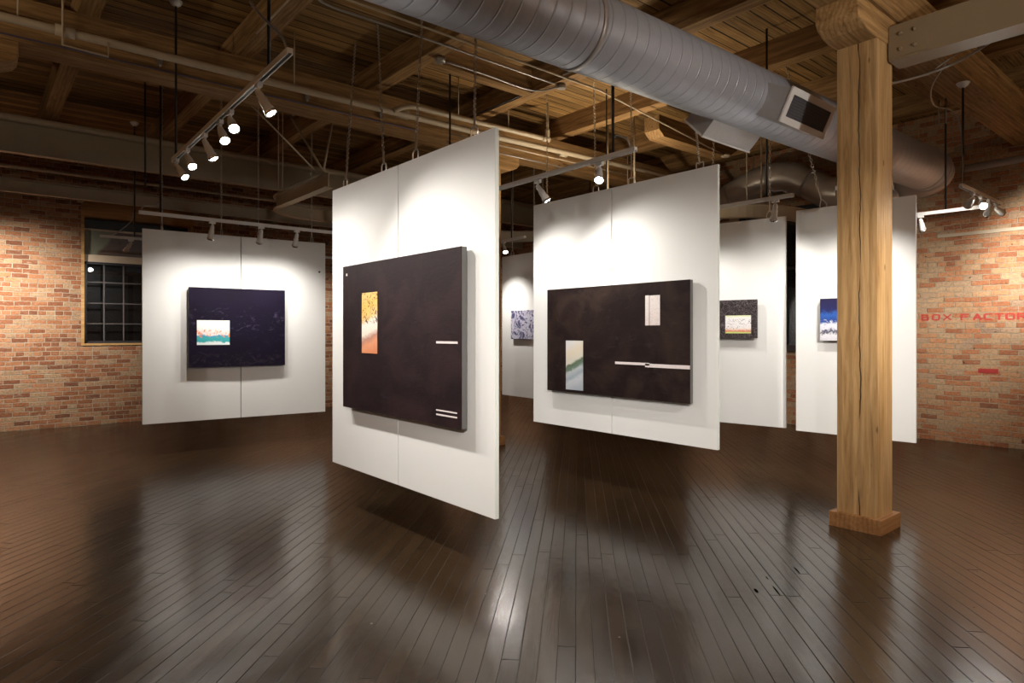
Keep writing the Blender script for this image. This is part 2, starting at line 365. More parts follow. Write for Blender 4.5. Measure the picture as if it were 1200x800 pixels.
def tag(o, label, cat, group=None, kind=None):
    o['label'] = label; o['category'] = cat
    if group: o['group'] = group
    if kind: o['kind'] = kind
    return o
def struct(o): o['kind'] = 'structure'; return o
def abox(bm, x0, x1, y0, y1, z0, z1, mx=None):
    v = [bm.verts.new((x, y, z)) for x in (x0, x1) for y in (y0, y1) for z in (z0, z1)]
    for f in ((0, 1, 3, 2), (4, 6, 7, 5), (0, 4, 5, 1), (2, 3, 7, 6), (0, 2, 6, 4), (1, 5, 7, 3)):
        bm.faces.new([v[i] for i in f])
    if mx: bmesh.ops.transform(bm, matrix=mx, verts=v)
    return v
def box(name, x0, x1, y0, y1, z0, z1, mat, parent=None, bevel=0):
    bm = bmesh.new(); abox(bm, x0, x1, y0, y1, z0, z1); return mesh_obj(name, bm, mat, parent, bevel=bevel)
def atube(bm, pts, r, seg=10, cap=True, rs=None):
    pts = [Vector(p) for p in pts]; rings = []; up = None
    for i, p in enumerate(pts):
        a = pts[i-1] if i else p; b = pts[i+1] if i < len(pts)-1 else p
        d = (b-a).normalized()
        if up is None:
            up = Vector((0, 0, 1)) if abs(d.z) < .9 else Vector((1, 0, 0))
        u = (up - d*up.dot(d)).normalized(); up = u; w_ = d.cross(u)
        rr = rs[i] if rs else r
        rings.append([bm.verts.new(p + (u*math.cos(t)+w_*math.sin(t))*rr) for t in (2*math.pi*k/seg for k in range(seg))])
    for a, b in zip(rings, rings[1:]):
        for k in range(seg): bm.faces.new((a[k], a[(k+1) % seg], b[(k+1) % seg], b[k]))
    if cap: bm.faces.new(rings[0][::-1]); bm.faces.new(rings[-1])
def tube(name, pts, r, mat, parent=None, seg=10, rs=None, cap=True):
    bm = bmesh.new(); atube(bm, pts, r, seg, cap, rs); o = mesh_obj(name, bm, mat, parent)
    for p in o.data.polygons: p.use_smooth = len(p.vertices) == 4
    return o
def alathe(bm, prof, seg=20, mx=None):
    rings = []; vs_ = []
    for r, z in prof:
        ring = [bm.verts.new((r*math.cos(2*math.pi*k/seg), r*math.sin(2*math.pi*k/seg), z)) for k in range(seg)]; rings.append(ring); vs_ += ring
    for a, b in zip(rings, rings[1:]):
        for k in range(seg): bm.faces.new((a[k], a[(k+1) % seg], b[(k+1) % seg], b[k]))
    bm.faces.new(rings[0][::-1]); bm.faces.new(rings[-1])
    if mx: bmesh.ops.transform(bm, matrix=mx, verts=vs_)
def lathe(name, prof, mat, parent=None, mx=None, seg=20):
    bm = bmesh.new(); alathe(bm, prof, seg, mx); o = mesh_obj(name, bm, mat, parent)
    for p in o.data.polygons: p.use_smooth = len(p.vertices) == 4
    return o
def arc(pts, n=6):
    """round a polyline corner list: Catmull-Rom through the points"""
    P = [Vector(p) for p in pts]; P = [P[0]*2-P[1]]+P+[P[-1]*2-P[-2]]; out = []
    for i in range(1, len(P)-2):
        for k in range(n):
            t = k/n; a, b, c, d = P[i-1:i+3]
            out.append(.5*((2*b)+(c-a)*t+(2*a-5*b+4*c-d)*t*t+(3*b-a-3*c+d)*t**3))
    return out+[P[-2]]

# ------------------------------------------------------------------ the room
X0, X1, Y0, Y1, ZC = -6.0, 10.7, -4.5, 12.88, 4.70
fl = struct(box('floor', X0-.4, X1+.4, Y0-.4, Y1+.4, -.12, 0, M['floor']))
ce = struct(box('ceiling', X0-.4, X1+.4, Y0-.4, Y1+.4, ZC, ZC+.12, M['deck']))
def wall(name, pieces, mat):
    bm = bmesh.new()
    for p in pieces: abox(bm, *p)
    return struct(mesh_obj(name, bm, mat))
WX0, WX1, WZ0, WZ1 = 1.42, 3.15, 1.34, 3.78          # back window opening
wall('wall_back', [(X0-.4, WX0, Y1, Y1+.4, 0, ZC), (WX1, X1+.4, Y1, Y1+.4, 0, ZC), (WX0, WX1, Y1, Y1+.4, 0, WZ0), (WX0, WX1, Y1, Y1+.4, WZ1, ZC)], M['brick_back'])
VY0, VY1, VZ0, VZ1 = 4.75, 6.35, 1.24, 3.70          # right window opening
wall('wall_right', [(X1, X1+.4, Y0-.4, VY0, 0, ZC), (X1, X1+.4, VY1, Y1, 0, ZC), (X1, X1+.4, VY0, VY1, 0, VZ0), (X1, X1+.4, VY0, VY1, VZ1, ZC)], M['brick_side'])
wall('wall_left', [(X0-.4, X0, Y0-.4, Y1, 0, ZC)], M['brick_side'])
wall('wall_front', [(X0, X1, Y0-.4, Y0, 0, ZC)], M['brick_back'])

# back window: timber jamb and lintel, pale transom box over a multi-pane dark sash
wn = bpy.data.objects.new('window_1', None); COL.objects.link(wn); WORLD_LOC['window_1'] = Vector((WX0, Y1, WZ0)); wn.location = (WX0, Y1, WZ0); struct(wn)
yf = Y1+.05
bm = bmesh.new()
abox(bm, WX0, WX0+.045, yf-.06, yf+.16, WZ0, 3.50); abox(bm, WX1-.045, WX1, yf-.06, yf+.16, WZ0, 3.50)
abox(bm, WX0, WX1, yf-.07, yf+.16, WZ0, WZ0+.035)
mesh_obj('window_frame', bm, M['frame_wood'], wn, bevel=.004)
box('lintel', WX0, WX1, yf-.06, yf+.2, 3.50, 3.78, M['lintel_wood'], wn, bevel=.006)
box('transom_rail', WX0+.045, WX1-.045, yf-.01, yf+.10, 2.755, 2.875, M['cream_board'], wn, bevel=.004)
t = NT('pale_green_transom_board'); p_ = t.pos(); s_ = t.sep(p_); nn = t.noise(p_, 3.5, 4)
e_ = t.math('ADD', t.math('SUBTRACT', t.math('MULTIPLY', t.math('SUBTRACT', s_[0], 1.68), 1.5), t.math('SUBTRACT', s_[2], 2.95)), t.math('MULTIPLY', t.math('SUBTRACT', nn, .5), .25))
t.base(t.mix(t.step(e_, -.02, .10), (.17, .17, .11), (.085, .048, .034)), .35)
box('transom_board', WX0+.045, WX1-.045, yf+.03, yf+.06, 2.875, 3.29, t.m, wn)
box('transom_cap', WX0+.045, WX1-.045, yf+.0, yf+.08, 3.285, 3.315, M['cream_board'], wn)
bm = bmesh.new()
abox(bm, WX0+.045, WX0+.085, yf, yf+.06, WZ0+.035, 2.755); abox(bm, WX1-.085, WX1-.045, yf, yf+.06, WZ0+.035, 2.755)
abox(bm, WX0+.045, WX1-.045, yf, yf+.06, WZ0+.035, WZ0+.075); abox(bm, WX0+.045, WX1-.045, yf, yf+.06, 2.715, 2.755)
mesh_obj('sash', bm, M['dark_frame'], wn)
bm = bmesh.new()
for xm in (1.755, 2.045, 2.335, 2.625, 2.915): abox(bm, xm-.009, xm+.009, yf+.012, yf+.045, WZ0+.075, 2.715)
for zm in (1.708, 2.056, 2.412): abox(bm, WX0+.085, WX1-.085, yf+.014, yf+.043, zm-.008, zm+.008)
mesh_obj('muntins', bm, M['muntin'], wn)
box('pane', WX0+.08, WX1-.08, yf+.024, yf+.030, WZ0+.07, 2.72, M['glass'], wn)
box('night_backing', WX0, WX1, yf+.28, yf+.30, WZ0, WZ1, M['black'], wn)  # black sheet added behind the glass to stand for the night outside

wr = bpy.data.objects.new('window_2', None); COL.objects.link(wr); WORLD_LOC['window_2'] = Vector((X1, VY0, VZ0)); wr.location = (X1, VY0, VZ0); struct(wr)
xf = X1+.10
bm = bmesh.new()
abox(bm, xf-.05, xf+.1, VY0, VY0+.05, VZ0, VZ1); abox(bm, xf-.05, xf+.1, VY1-.05, VY1, VZ0, VZ1); abox(bm, xf-.05, xf+.1, VY0, VY1, VZ1-.05, VZ1)
abox(bm, xf-.05, xf+.06, VY0+.05, VY1-.05, 2.63, 2.68)
mesh_obj('window_frame', bm, M['dark_frame'], wr)
box('window_sill', X1-.03, xf+.1, VY0, VY1, VZ0, VZ0+.10, M['dark'], wr, bevel=.004)
box('pane', xf+.02, xf+.026, VY0+.05, VY1-.05, VZ0+.10, VZ1-.05, M['glass'], wr)
box('night_backing', xf+.22, xf+.24, VY0, VY1, VZ0, VZ1, M['black'], wr)  # added black sheet, gives this pane its night darkness

# ------------------------------------------------------------------ timber frame
JZ, GZ, CZ = 4.43, 4.05, 3.83
names = {-3.60: 'far left of the room above the column row', -2.10: 'over the left side of the room', -.60: 'just left of the left column'}
JX = [(-3.60, 'timber ceiling joist furthest left, outside the hanging panels'), (-2.10, 'timber ceiling joist second from the left wall'), (-.60, 'timber ceiling joist just left of the left column'),
      (.91, 'timber ceiling joist crossing the upper left corner near the cream pipe bracket'), (2.28, 'timber ceiling joist above the left lighting track with a thin conduit beside it'),
      (3.78, 'timber ceiling joist passing over the nearest hanging panel'), (5.33, 'timber ceiling joist running back beside the column row, black cable along it'),
      (6.76, 'timber ceiling joist passing over the middle hanging panel'), (8.22, 'timber ceiling joist beyond the large duct'), (9.66, 'timber ceiling joist nearest the right brick wall')]
for xm, lab in JX:
    o = box('ceiling_joist', xm-.17, xm, Y0, Y1, JZ, ZC, M['beam_y'], bevel=.008)
    tag(o, lab, 'beam', 'timber ceiling joists')
def girder(y0, y1, lab):
    o = box('timber_girder', X0, X1, y0, y1, GZ, JZ, M['beam_x'], bevel=.012); tag(o, lab, 'beam', 'timber girders over the columns')
girder(-2.95, -2.65, 'heavy timber girder behind the viewer')
girder(1.97, 2.29, 'heavy cracked timber girder on top of the front right column')
girder(6.96, 7.28, 'long heavy timber girder across the picture over the back columns')
# short header between two joists and two short timber blocks
o = box('timber_header', 3.78, 5.16, 5.78, 5.94, JZ, ZC, M['beam_x'], bevel=.008); tag(o, 'short timber header between two joists with a round junction box', 'beam')
o = box('timber_block', 7.05, 8.69, 2.36, 2.60, 4.20, JZ, M['beam_x'], bevel=.01); tag(o, 'short timber block under the joists with two hanger straps, right of the front column', 'beam', 'short timber blocks')
bm = bmesh.new(); prof = [(6.95, 4.43), (6.95, 4.24), (7.06, 4.16), (8.62, 4.16), (8.86, 4.30), (8.86, 4.43)]
a = [bm.verts.new((x, 5.26, z)) for x, z in prof]; b = [bm.verts.new((x, 5.50, z)) for x, z in prof]
bm.faces.new(a); bm.faces.new(b[::-1])
for i in range(len(prof)): j = (i+1) % len(prof); bm.faces.new((a[i], b[i], b[j], a[j]))
bmesh.ops.recalc_face_normals(bm, faces=bm.faces)
o = mesh_obj('timber_block', bm, M['beam_x']); tag(o, 'short timber block with chamfered ends above the middle hanging panel', 'beam', 'short timber blocks')

def column(cx, cy, lab, h=.15, bl=.52):
    t = empty('timber_column', (cx, cy, 0), lab, 'column', 'square timber columns')
    box('post', cx-h, cx+h, cy-h, cy+h, 0.0, CZ, M['post'], t, bevel=.008)
    bh = h+.045
    bm = bmesh.new(); abox(bm, cx-bh, cx-h, cy-bh, cy+bh, .0, .115); abox(bm, cx+h, cx+bh, cy-bh, cy+bh, .0, .115)
    abox(bm, cx-h, cx+h, cy-bh, cy-h, .0, .115); abox(bm, cx-h, cx+h, cy+h, cy+bh, .0, .115)
    mesh_obj('base_trim', bm, M['post_trim'], t)
    # bolster: short beam on the post, its lower ends rounded off
    pr = [(-bl, GZ), (-bl, CZ+.10), (-bl+.04, CZ+.05), (-bl+.14, CZ+.01), (-bl+.24, CZ), (bl-.24, CZ), (bl-.14, CZ+.01), (bl-.04, CZ+.05), (bl, CZ+.10), (bl, GZ)]
    bm = bmesh.new(); a = [bm.verts.new((cx+x, cy-h-.01, z)) for x, z in pr]; b = [bm.verts.new((cx+x, cy+h+.01, z)) for x, z in pr]
    bm.faces.new(a); bm.faces.new(b[::-1])
    for i in range(len(pr)): j = (i+1) % len(pr); bm.faces.new((a[i], b[i], b[j], a[j]))
    bmesh.ops.recalc_face_normals(bm, faces=bm.faces)
    mesh_obj('bolster', bm, M['bolster'], t, bevel=.012)
    return t
column(5.51, 2.15, 'square honey timber column standing clear on the right with knots and a long crack')
column(5.51, 7.13, 'square timber column mostly hidden behind the nearest hanging panel', bl=.48)
column(-.18, 7.13, 'square timber column just outside the left edge, its bolster end showing', bl=.50)

# ------------------------------------------------------------------ steel
def channel(name, p0, p1, z0, z1, fl_w, side, lab, mat, th=.014, grp='cream painted steel channels'):
    """C channel: web with two flanges; runs along x or y"""
    x0, y0 = p0; x1, y1 = p1
    t = empty(name, (x0, y0, z0), lab, 'steel beam', grp)
    bm = bmesh.new()
    if abs(x1-x0) > abs(y1-y0):
        abox(bm, x0, x1, y0, y0+th, z0, z1); ya, yb = sorted((y0, y0+side*fl_w)); abox(bm, x0, x1, ya, yb, z0-th, z0); abox(bm, x0, x1, ya, yb, z1, z1+th)
    else:
        abox(bm, x0, x0+th, y0, y1, z0, z1); xa, xb = sorted((x0, x0+side*fl_w)); abox(bm, xa, xb, y0, y1, z0-th, z0); abox(bm, xa, xb, y0, y1, z1, z1+th)
    mesh_obj('web_and_flanges', bm, mat, t)
    return t
t = channel('steel_channel', (X0, 10.9), (X1, 10.9), 3.96, 4.40, .12, -1, 'deep cream steel beam crossing under the joists at the upper left', M['steel_paint'])
t = channel('steel_channel', (X0+.01, 12.3), (X1-.01, 12.3), 3.68, 3.86, .09, -1, 'shallow cream steel channel along the top of the back window', M['steel_paint'])
for xs in (-2.0, 1.4, 4.6, 8.0):
    box('bracket', xs-.04, xs+.04, 12.31, Y1-.002, 3.72, 3.80, M['steel_paint'], t)
M['steel_dark'] = m_plain('brown_painted_steel', (.20, .145, .085), .5, var=.12, vs_=4)
t = channel('steel_channel', (5.555, Y0), (5.555, 1.985), 3.70, 3.95, .21, 1, 'brown steel channel bolted to the front column, running out of the upper right corner', M['steel_dark'])
box('end_plate', 5.545, 5.556, 1.72, 1.985, 3.705, 3.945, M['steel_dark'], t)
for yb in (1.80, 1.90):
    for zb in (3.76, 3.88):
        bm = bmesh.new(); alathe(bm, [(.016, 0), (.016, .012), (.009, .016)], 6, Matrix.Translation((5.545, yb, zb)) @ Matrix.Rotation(-math.pi/2, 4, 'Y'))
        mesh_obj('bolt', bm, M['steel_dark'], t)
for yb in (1.1, .2):
    box('hanger_strap', 5.60, 5.67, yb-.05, yb+.05, 3.95, JZ if yb != 1.1 else ZC, M['zinc'], t)

# monorail I-beams on the ceiling, curved
def sweep_i(name, path, lab, h=.19, fw=.11, th=.012):
    t = empty(name, path[0], lab, 'rail', 'curved cream monorail beams')
    P = [Vector(p) for p in path]; bm = bmesh.new()
    sec = [(-fw/2, 0), (fw/2, 0), (fw/2, th), (th/2, th), (th/2, h-th), (fw/2, h-th), (fw/2, h), (-fw/2, h), (-fw/2, h-th), (-th/2, h-th), (-th/2, th), (-fw/2, th)]
    rings = []
    for i, p in enumerate(P):
        d = (P[min(i+1, len(P)-1)]-P[max(i-1, 0)]).normalized(); n = Vector((d.y, -d.x, 0))
        rings.append([bm.verts.new(p+n*u+Vector((0, 0, v))) for u, v in sec])
    for a, b in zip(rings, rings[1:]):
        for k in range(12): bm.faces.new((a[k], a[(k+1) % 12], b[(k+1) % 12], b[k]))
    bm.faces.new(rings[0][::-1]); bm.faces.new(rings[-1])
    bmesh.ops.recalc_face_normals(bm, faces=bm.faces)
    mesh_obj('rail', bm, M['steel_paint'], t)
    return t
path = [Vector((3.29, 7.33, 3.29)), Vector((3.29, 8.2, 3.29)), Vector((3.29, 8.9, 3.29))]
for k in range(1, 9):
    a = math.pi/2*k/8; path.append(Vector((3.29+.72*(1-math.cos(a)), 8.9+.72*math.sin(a), 3.29)))
path += [Vector((4.8, 9.62, 3.29)), Vector((6.4, 9.62, 3.29))]
t = sweep_i('monorail', path, 'curved cream monorail beam hanging above the left rear panel')
tube('brace', [(3.29, 7.45, 3.48), (3.243, 8.427, JZ)], .014, M['steel_paint'], t, 8)
tube('brace', [(3.29, 7.50, 3.48), (3.74, 8.2, JZ)], .014, M['steel_paint'], t, 8)
tube('brace', [(3.27, 7.55, 3.48), (2.2, 7.285, 4.2)], .010, M['steel_paint'], t, 8)
for xh, yh in ((3.26, 8.9), (3.32, 8.9), (4.6, 9.58), (4.66, 9.66)): tube('hanger_rod', [(xh, yh, 3.47), (xh, yh, ZC)], .007, M['steel_paint'], t, 6)
lathe('end_pulley', [(.045, -.02), (.045, .02)], M['steel_paint'], t, Matrix.Translation((4.5, 9.62, 3.56)) @ Matrix.Rotation(math.pi/2, 4, 'X'), 14)
path = arc([(10.6, 4.6, 3.22), (9.7, 4.62, 3.22), (9.1, 4.72, 3.22), (8.6, 4.98, 3.22), (8.32, 5.45, 3.22), (8.22, 6.1, 3.22), (8.2, 7.9, 3.22), (8.05, 8.6, 3.22), (7.5, 9.15, 3.22), (6.9, 9.3, 3.22)], 5)
t = sweep_i('monorail', path, 'curved cream monorail beam under the far ducts between the right panels')
for xh, yh in ((8.22, 6.85), (8.62, 4.97), (8.0, 8.65)): tube('hanger_rod', [(xh, yh, 3.40), (xh, yh, ZC)], .009, M['steel_paint'], t, 6)

# ------------------------------------------------------------------ pipes and conduits
t = empty('sprinkler_pipe', (X0, 6.62, 4.12), 'long thick cream pipe crossing the ceiling just in front of the girder', 'pipe')
tube('pipe', [(X0, 6.70, 4.12), (0, 6.68, 4.12), (5.2, 6.60, 4.11), (X1, 6.30, 4.11)], .036, M['pipe_paint'], t, 14)
for xc in (.62, 3.9, 6.5): tube('coupling', [(xc-.07, 6.675-.01*xc, 4.12), (xc+.07, 6.675-.01*xc, 4.12)], .047, M['pipe_paint'], t, 14)
for xc in (.30, 2.6, 6.2): tube('hanger_rod', [(xc, 6.68-.015*xc, 4.15), (xc, 6.68-.015*xc, ZC)], .006, M['pipe_paint'], t, 6)
tube('branch_pipe', arc([(3.75, 6.60, 4.12), (3.85, 6.56, 4.17), (4.0, 6.53, 4.20), (4.3, 6.52, 4.20), (5.9, 6.46, 4.20), (6.0, 6.455, 4.20), (6.05, 6.45, 4.25), (6.05, 6.45, 4.33)], 4), .031, M['pipe_paint'], t, 12)
tube('elbow', [(5.96, 6.457, 4.20), (6.08, 6.45, 4.20)], .040, M['pipe_paint'], t, 12)
tube('riser_chain', [(6.06, 6.45, 4.30), (6.06, 6.45, ZC)], .008, M['chain'], t, 6)
for xc in (4.6, 5.4): tube('hanger_rod', [(xc, 6.50, 4.22), (xc, 6.50, ZC)], .006, M['pipe_paint'], t, 6)
# small bore line under it
o = tube('thin_pipe', [(4.6, 6.66, 4.035), (7.9, 6.60, 4.03)], .010, M['pipe_paint']); tag(o, 'thin cream line strapped under the thick pipe behind the nearest panel', 'pipe')
o = tube('thin_pipe', [(4.6, 6.75, 3.96), (6.55, 6.72, 3.96), (6.7, 6.8, 3.98), (7.0, 6.9, 4.0)], .009, M['zinc']); tag(o, 'thin grey conduit below the cream pipes between the two front panels', 'conduit')
t = empty('bracket', (.86, 6.62, 4.0), 'rectangular cream wire bracket hanging round the thick pipe at the upper left', 'bracket')
tube('loop', [(.60, 6.62, 4.62), (.60, 6.62, 3.985), (.93, 6.62, 3.975), (.93, 6.62, 4.10)], .010, M['pipe_paint'], t, 8)
o = tube('cream_pipe', [(X0, 10.71, 4.375), (4.6, 10.71, 4.375), (X1, 10.71, 4.37)], .05, M['pipe_paint'], None, 14); tag(o, 'cream pipe lying along the top of the deep steel beam', 'pipe')
o = tube('cream_pipe', [(X0, 12.28, 4.05), (X1, 12.28, 4.07)], .030, M['pipe_paint'], None, 10); tag(o, 'thin cream pipe between the deep steel beam and the window channel', 'pipe')
o = tube('cable', [(X0, 6.952, 4.085), (.5, 6.952, 4.085), (4.3, 6.952, 4.085)], .009, M['blue_cable'], None, 8); tag(o, 'violet-grey cable stapled along the lower edge of the long girder', 'cable')
for i, xc in enumerate((1.40, 2.86, 3.77)):
    t = empty('cable_clip', (xc, 6.94, 4.16), ['small grey junction clip on the long girder, left of the lighting track', 'small grey junction clip on the long girder beside the near track end', 'small grey junction clip on the long girder above the nearest panel'][i], 'clip', 'junction clips on the long girder')
    box('clip_body', xc-.02, xc+.02, 6.925, 6.962, 4.13, 4.21, M['zinc'], t, bevel=.004)
    tube('nut', [(xc, 6.935, 4.115), (xc, 6.935, 4.135)], .011, M['chain'], t, 8)
# grey conduits on the underside of the joists
t = empty('conduit', (2.2, 5.3, 4.41), 'grey conduit bending off the joist and ending at the small junction box', 'conduit', 'grey conduits under the joists')
tube('pipe', arc([(2.2, 4.6, 4.415), (2.21, 5.0, 4.415), (2.26, 5.27, 4.415), (2.45, 5.36, 4.415), (2.9, 5.35, 4.415), (4.2, 5.36, 4.415), (5.15, 5.37, 4.415)], 5), .011, M['zinc'], t, 8)
o = tube('conduit', [(1.2, 5.15, 4.415), (5.7, 5.17, 4.415), (8.35, 5.17, 4.12)], .010, M['pipe_paint']); tag(o, 'long thin conduit running right and under the large duct', 'conduit', 'grey conduits under the joists')
o = tube('conduit', arc([(3.83, 5.64, 4.40), (4.4, 5.66, 4.41), (4.95, 5.69, 4.41), (5.15, 5.62, 4.41), (5.22, 5.45, 4.41), (5.23, 5.38, 4.41)], 5), .011, M['zinc']); tag(o, 'grey conduit curving from the round junction box on the header', 'conduit', 'grey conduits under the joists')
o = lathe('junction_box', [(.035, 0), (.055, .006), (.058, .05), (.03, .06)], M['zinc'], None, Matrix.Translation((3.76, 5.64, 4.37)) ); tag(o, 'round grey junction box at the left end of the header', 'junction box')
o = lathe('junction_box', [(.05, 0), (.05, .05)], M['zinc'], None, Matrix.Translation((5.25, 5.36, 4.38))); tag(o, 'small round junction box where two conduits meet on the joist', 'junction box')
o = lathe('junction_box', [(.04, 0), (.07, .01), (.07, .025), (.02, .03)], M['pipe_paint'], None, Matrix.Translation((8.4, 5.17, 4.10))); tag(o, 'round cream cap at the right end of the long thin conduit', 'junction box')
o = tube('conduit', [(2.10, 3.5, 4.415), (2.10, 6.3, 4.415)], .009, M['pipe_paint']); tag(o, 'thin straight conduit along the joist above the left lighting track', 'conduit')
o = tube('conduit', [(5.13, 5.9, 4.44), (5.13, 7.6, 4.44), (5.13, 10.4, 4.44)], .008, M['black']); tag(o, 'black cable along the side of the joist behind the nearest panel', 'cable')
o = tube('conduit', [(5.12, 4.0, 4.46), (5.12, 5.2, 4.46)], .010, M['zinc']); tag(o, 'grey conduit along the joist just below the large duct', 'conduit')
o = tube('silver_pipe', [(10.25, 2.75, 3.76), (10.25, -1.5, 3.80)], .05, M['duct_b'], None, 14); tag(o, 'silver pipe leaving the duct elbow along the right brick wall', 'pipe')
o = box('wall_batten', 10.66, X1, 1.0, 3.17, 2.915, 2.96, M['pipe_paint'], bevel=.004); tag(o, 'long cream batten fixed level on the right brick wall', 'batten')
t = empty('ceiling_cable', (5.66, 2.0, 3.9), 'bundle of grey cables looping from the column to the upper right corner', 'cable')
tube('cable', arc([(5.68, 2.28, 3.76), (5.9, 2.25, 3.70), (6.1, 2.2, 3.71), (6.5, 1.95, 3.85), (6.55, 1.7, 3.93), (6.5, 1.4, 4.05), (6.3, 1.0, 4.2)], 6), .011, M['zinc'], t, 8)
tube('cable', arc([(6.5, 1.95, 3.87), (6.55, 1.75, 4.0), (6.6, 1.6, 4.15), (6.6, 1.5, JZ)], 6), .006, M['grey_cable'], t, 6)
tube('cable', arc([(6.6, 1.9, 3.93), (6.9, 2.1, 3.85), (7.3, 2.2, 3.80), (7.55, 2.12, 3.78), (7.6, 2.06, 3.62), (7.6, 2.04, 3.3), (7.6, 2.04, 3.03)], 6), .007, M['zinc'], t, 6)
for yh in (2.43, 2.50):
    o = tube('hanger_strap', [(8.45, yh, 4.20), (8.45, yh, 3.92)], .008, M['zinc']); tag(o, 'wire strap from the short timber block down to the large duct', 'strap', 'duct hanger straps on the timber block')

# ------------------------------------------------------------------ ducts
DYC = lambda x: 3.26-.0316*x
DZC, DR = 3.67, .27
def big_duct():
    t = empty('spiral_duct', (-1.0, DYC(-1), DZC), 'large round galvanised spiral duct sweeping across the upper right', 'duct')
    bm = bmesh.new(); N = 60; seg = 48
    xs = [-1.2+(9.62+1.2)*i/N for i in range(N+1)]
    pts = [Vector((x, DYC(x), DZC)) for x in xs]
    atube(bm, pts, DR, seg, cap=True)
    o = mesh_obj('duct_run', bm, M['duct'], t)
    for p in o.data.polygons: p.use_smooth = True
    for xb in (1.62, 3.25, 9.40, 9.55):
        tube('band', [(xb-.022, DYC(xb), DZC), (xb+.022, DYC(xb), DZC)], DR+.006, M['galv'], t, 48)
    # segmented elbow turning away along the right wall
    pts = [Vector((9.6, DYC(9.6), DZC))]; cx, cy, R = 9.6, DYC(9.6)+.42, .42
    for k in range(1, 6):
        a = math.pi/2*k/5; pts.append(Vector((cx+R*math.sin(a), cy-R*math.cos(a), DZC-.0*k)))
    tube('elbow', pts, DR, M['duct_b'], t, 40)
    o = t.children[-1] if t.children else None
    return t
dt = big_duct()
t = empty('return_duct', (10.02, 3.4, 3.6), 'smaller galvanised duct with gooseneck elbows along the right wall behind the column', 'duct')
pth = [(10.02, 3.34, 3.66), (10.02, 4.25, 3.66), (10.02, 4.45, 3.70), (10.0, 4.95, 4.02), (9.98, 5.15, 4.07), (9.95, 5.45, 4.05), (9.92, 5.65, 4.0), (9.9, 6.3, 3.72), (9.9, 6.6, 3.64), (9.9, 8.6, 3.62)]
tube('duct_run', pth, .235, M['duct_b'], t, 36, cap=True)
for a, b in (((10.02, 4.18, 3.66), (10.02, 4.22, 3.66)), ((10.01, 4.68, 3.85), (10.01, 4.71, 3.87)), ((9.96, 5.29, 4.063), (9.96, 5.32, 4.062)), ((9.91, 5.95, 3.87), (9.91, 5.98, 3.86)), ((10.02, 3.55, 3.66), (10.02, 3.58, 3.66)), ((9.9, 6.62, 3.64), (9.9, 6.65, 3.64))):
    tube('band', [a, b], .243, M['galv'], t, 36)
for xh, yh in ((10.02, 4.3), (9.92, 5.6)): tube('hanger_rod', [(xh, yh, 3.85), (xh, yh, ZC)], .006, M['zinc'], t, 6)

def diffuser(x0, x1, n, dist, hh, lab, par):
    """rectangular outlet boot standing out of the duct along direction n (in the y-z plane)"""
    xc = (x0+x1)/2; n = Vector((0, *n)).normalized(); tt = Vector((1, 0, 0)).cross(n)
    c = Vector((xc, DYC(xc), DZC)); t = par
    def P(u, v, w_): return c+Vector((1, 0, 0))*u+tt*v+n*w_
    hw = (x1-x0)/2
    bm = bmesh.new()
    a = [bm.verts.new(P(u, v, .12)) for u, v in ((-hw, -hh), (hw, -hh), (hw, hh), (-hw, hh))]
    b = [bm.verts.new(P(u, v, dist)) for u, v in ((-hw, -hh), (hw, -hh), (hw, hh), (-hw, hh))]
    for i in range(4): j = (i+1) % 4; bm.faces.new((a[i], a[j], b[j], b[i]))
    bm.faces.new(a[::-1]); bm.faces.new(b)
    bmesh.ops.recalc_face_normals(bm, faces=bm.faces)
    bx = mesh_obj('outlet_boot', bm, M['galv'], t)
    mx = Matrix(((1, tt.x, n.x, c.x+n.x*dist), (0, tt.y, n.y, c.y+n.y*dist), (0, tt.z, n.z, c.z+n.z*dist), (0, 0, 0, 1)))
    bm = bmesh.new(); f = .045
    for q in ((-hw-.01, hw+.01, -hh-.01, -hh+f), (-hw-.01, hw+.01, hh-f, hh+.01), (-hw-.01, -hw+f, -hh+f, hh-f), (hw-f, hw+.01, -hh+f, hh-f)):
        abox(bm, q[0], q[1], q[2], q[3], 0, .016, mx)
    fr = mesh_obj('grille_frame', bm, M['white_metal'], t)
    bm = bmesh.new(); k = int((2*hw-2*f)/.022)
    for i in range(k+1):
        u = -hw+f+(2*hw-2*f)*i/k; abox(bm, u-.0025, u+.0025, -hh+f, hh-f, .002, .012, mx)
    for i in range(9):
        v = -hh+f+(2*hh-2*f)*i/8; abox(bm, -hw+f, hw-f, v-.0025, v+.0025, .001, .009, mx)
    mesh_obj('grille', bm, m_gr, t)
    bm = bmesh.new(); abox(bm, -hw+f, hw-f, -hh+f, hh-f, .0005, .0015, mx); mesh_obj('dark_opening', bm, M['slot'], t)
m_gr = m_plain('grey_grille', (.16, .155, .17), .5, .3)
t1 = empty('supply_diffuser', (5.63, 2.7, 3.6), 'square air diffuser with a white framed grille on the near side of the large duct', 'air vent', 'air diffusers on the large duct')
diffuser(5.24, 6.02, (-.88, -.42), .46, .135, '', t1)
t2 = empty('supply_diffuser', (5.4, 3.4, 3.4), 'air diffuser under the far side of the large duct, its grille turned away', 'air vent', 'air diffusers on the large duct')
diffuser(4.97, 5.75, (.72, -.70), .40, .125, '', t2)

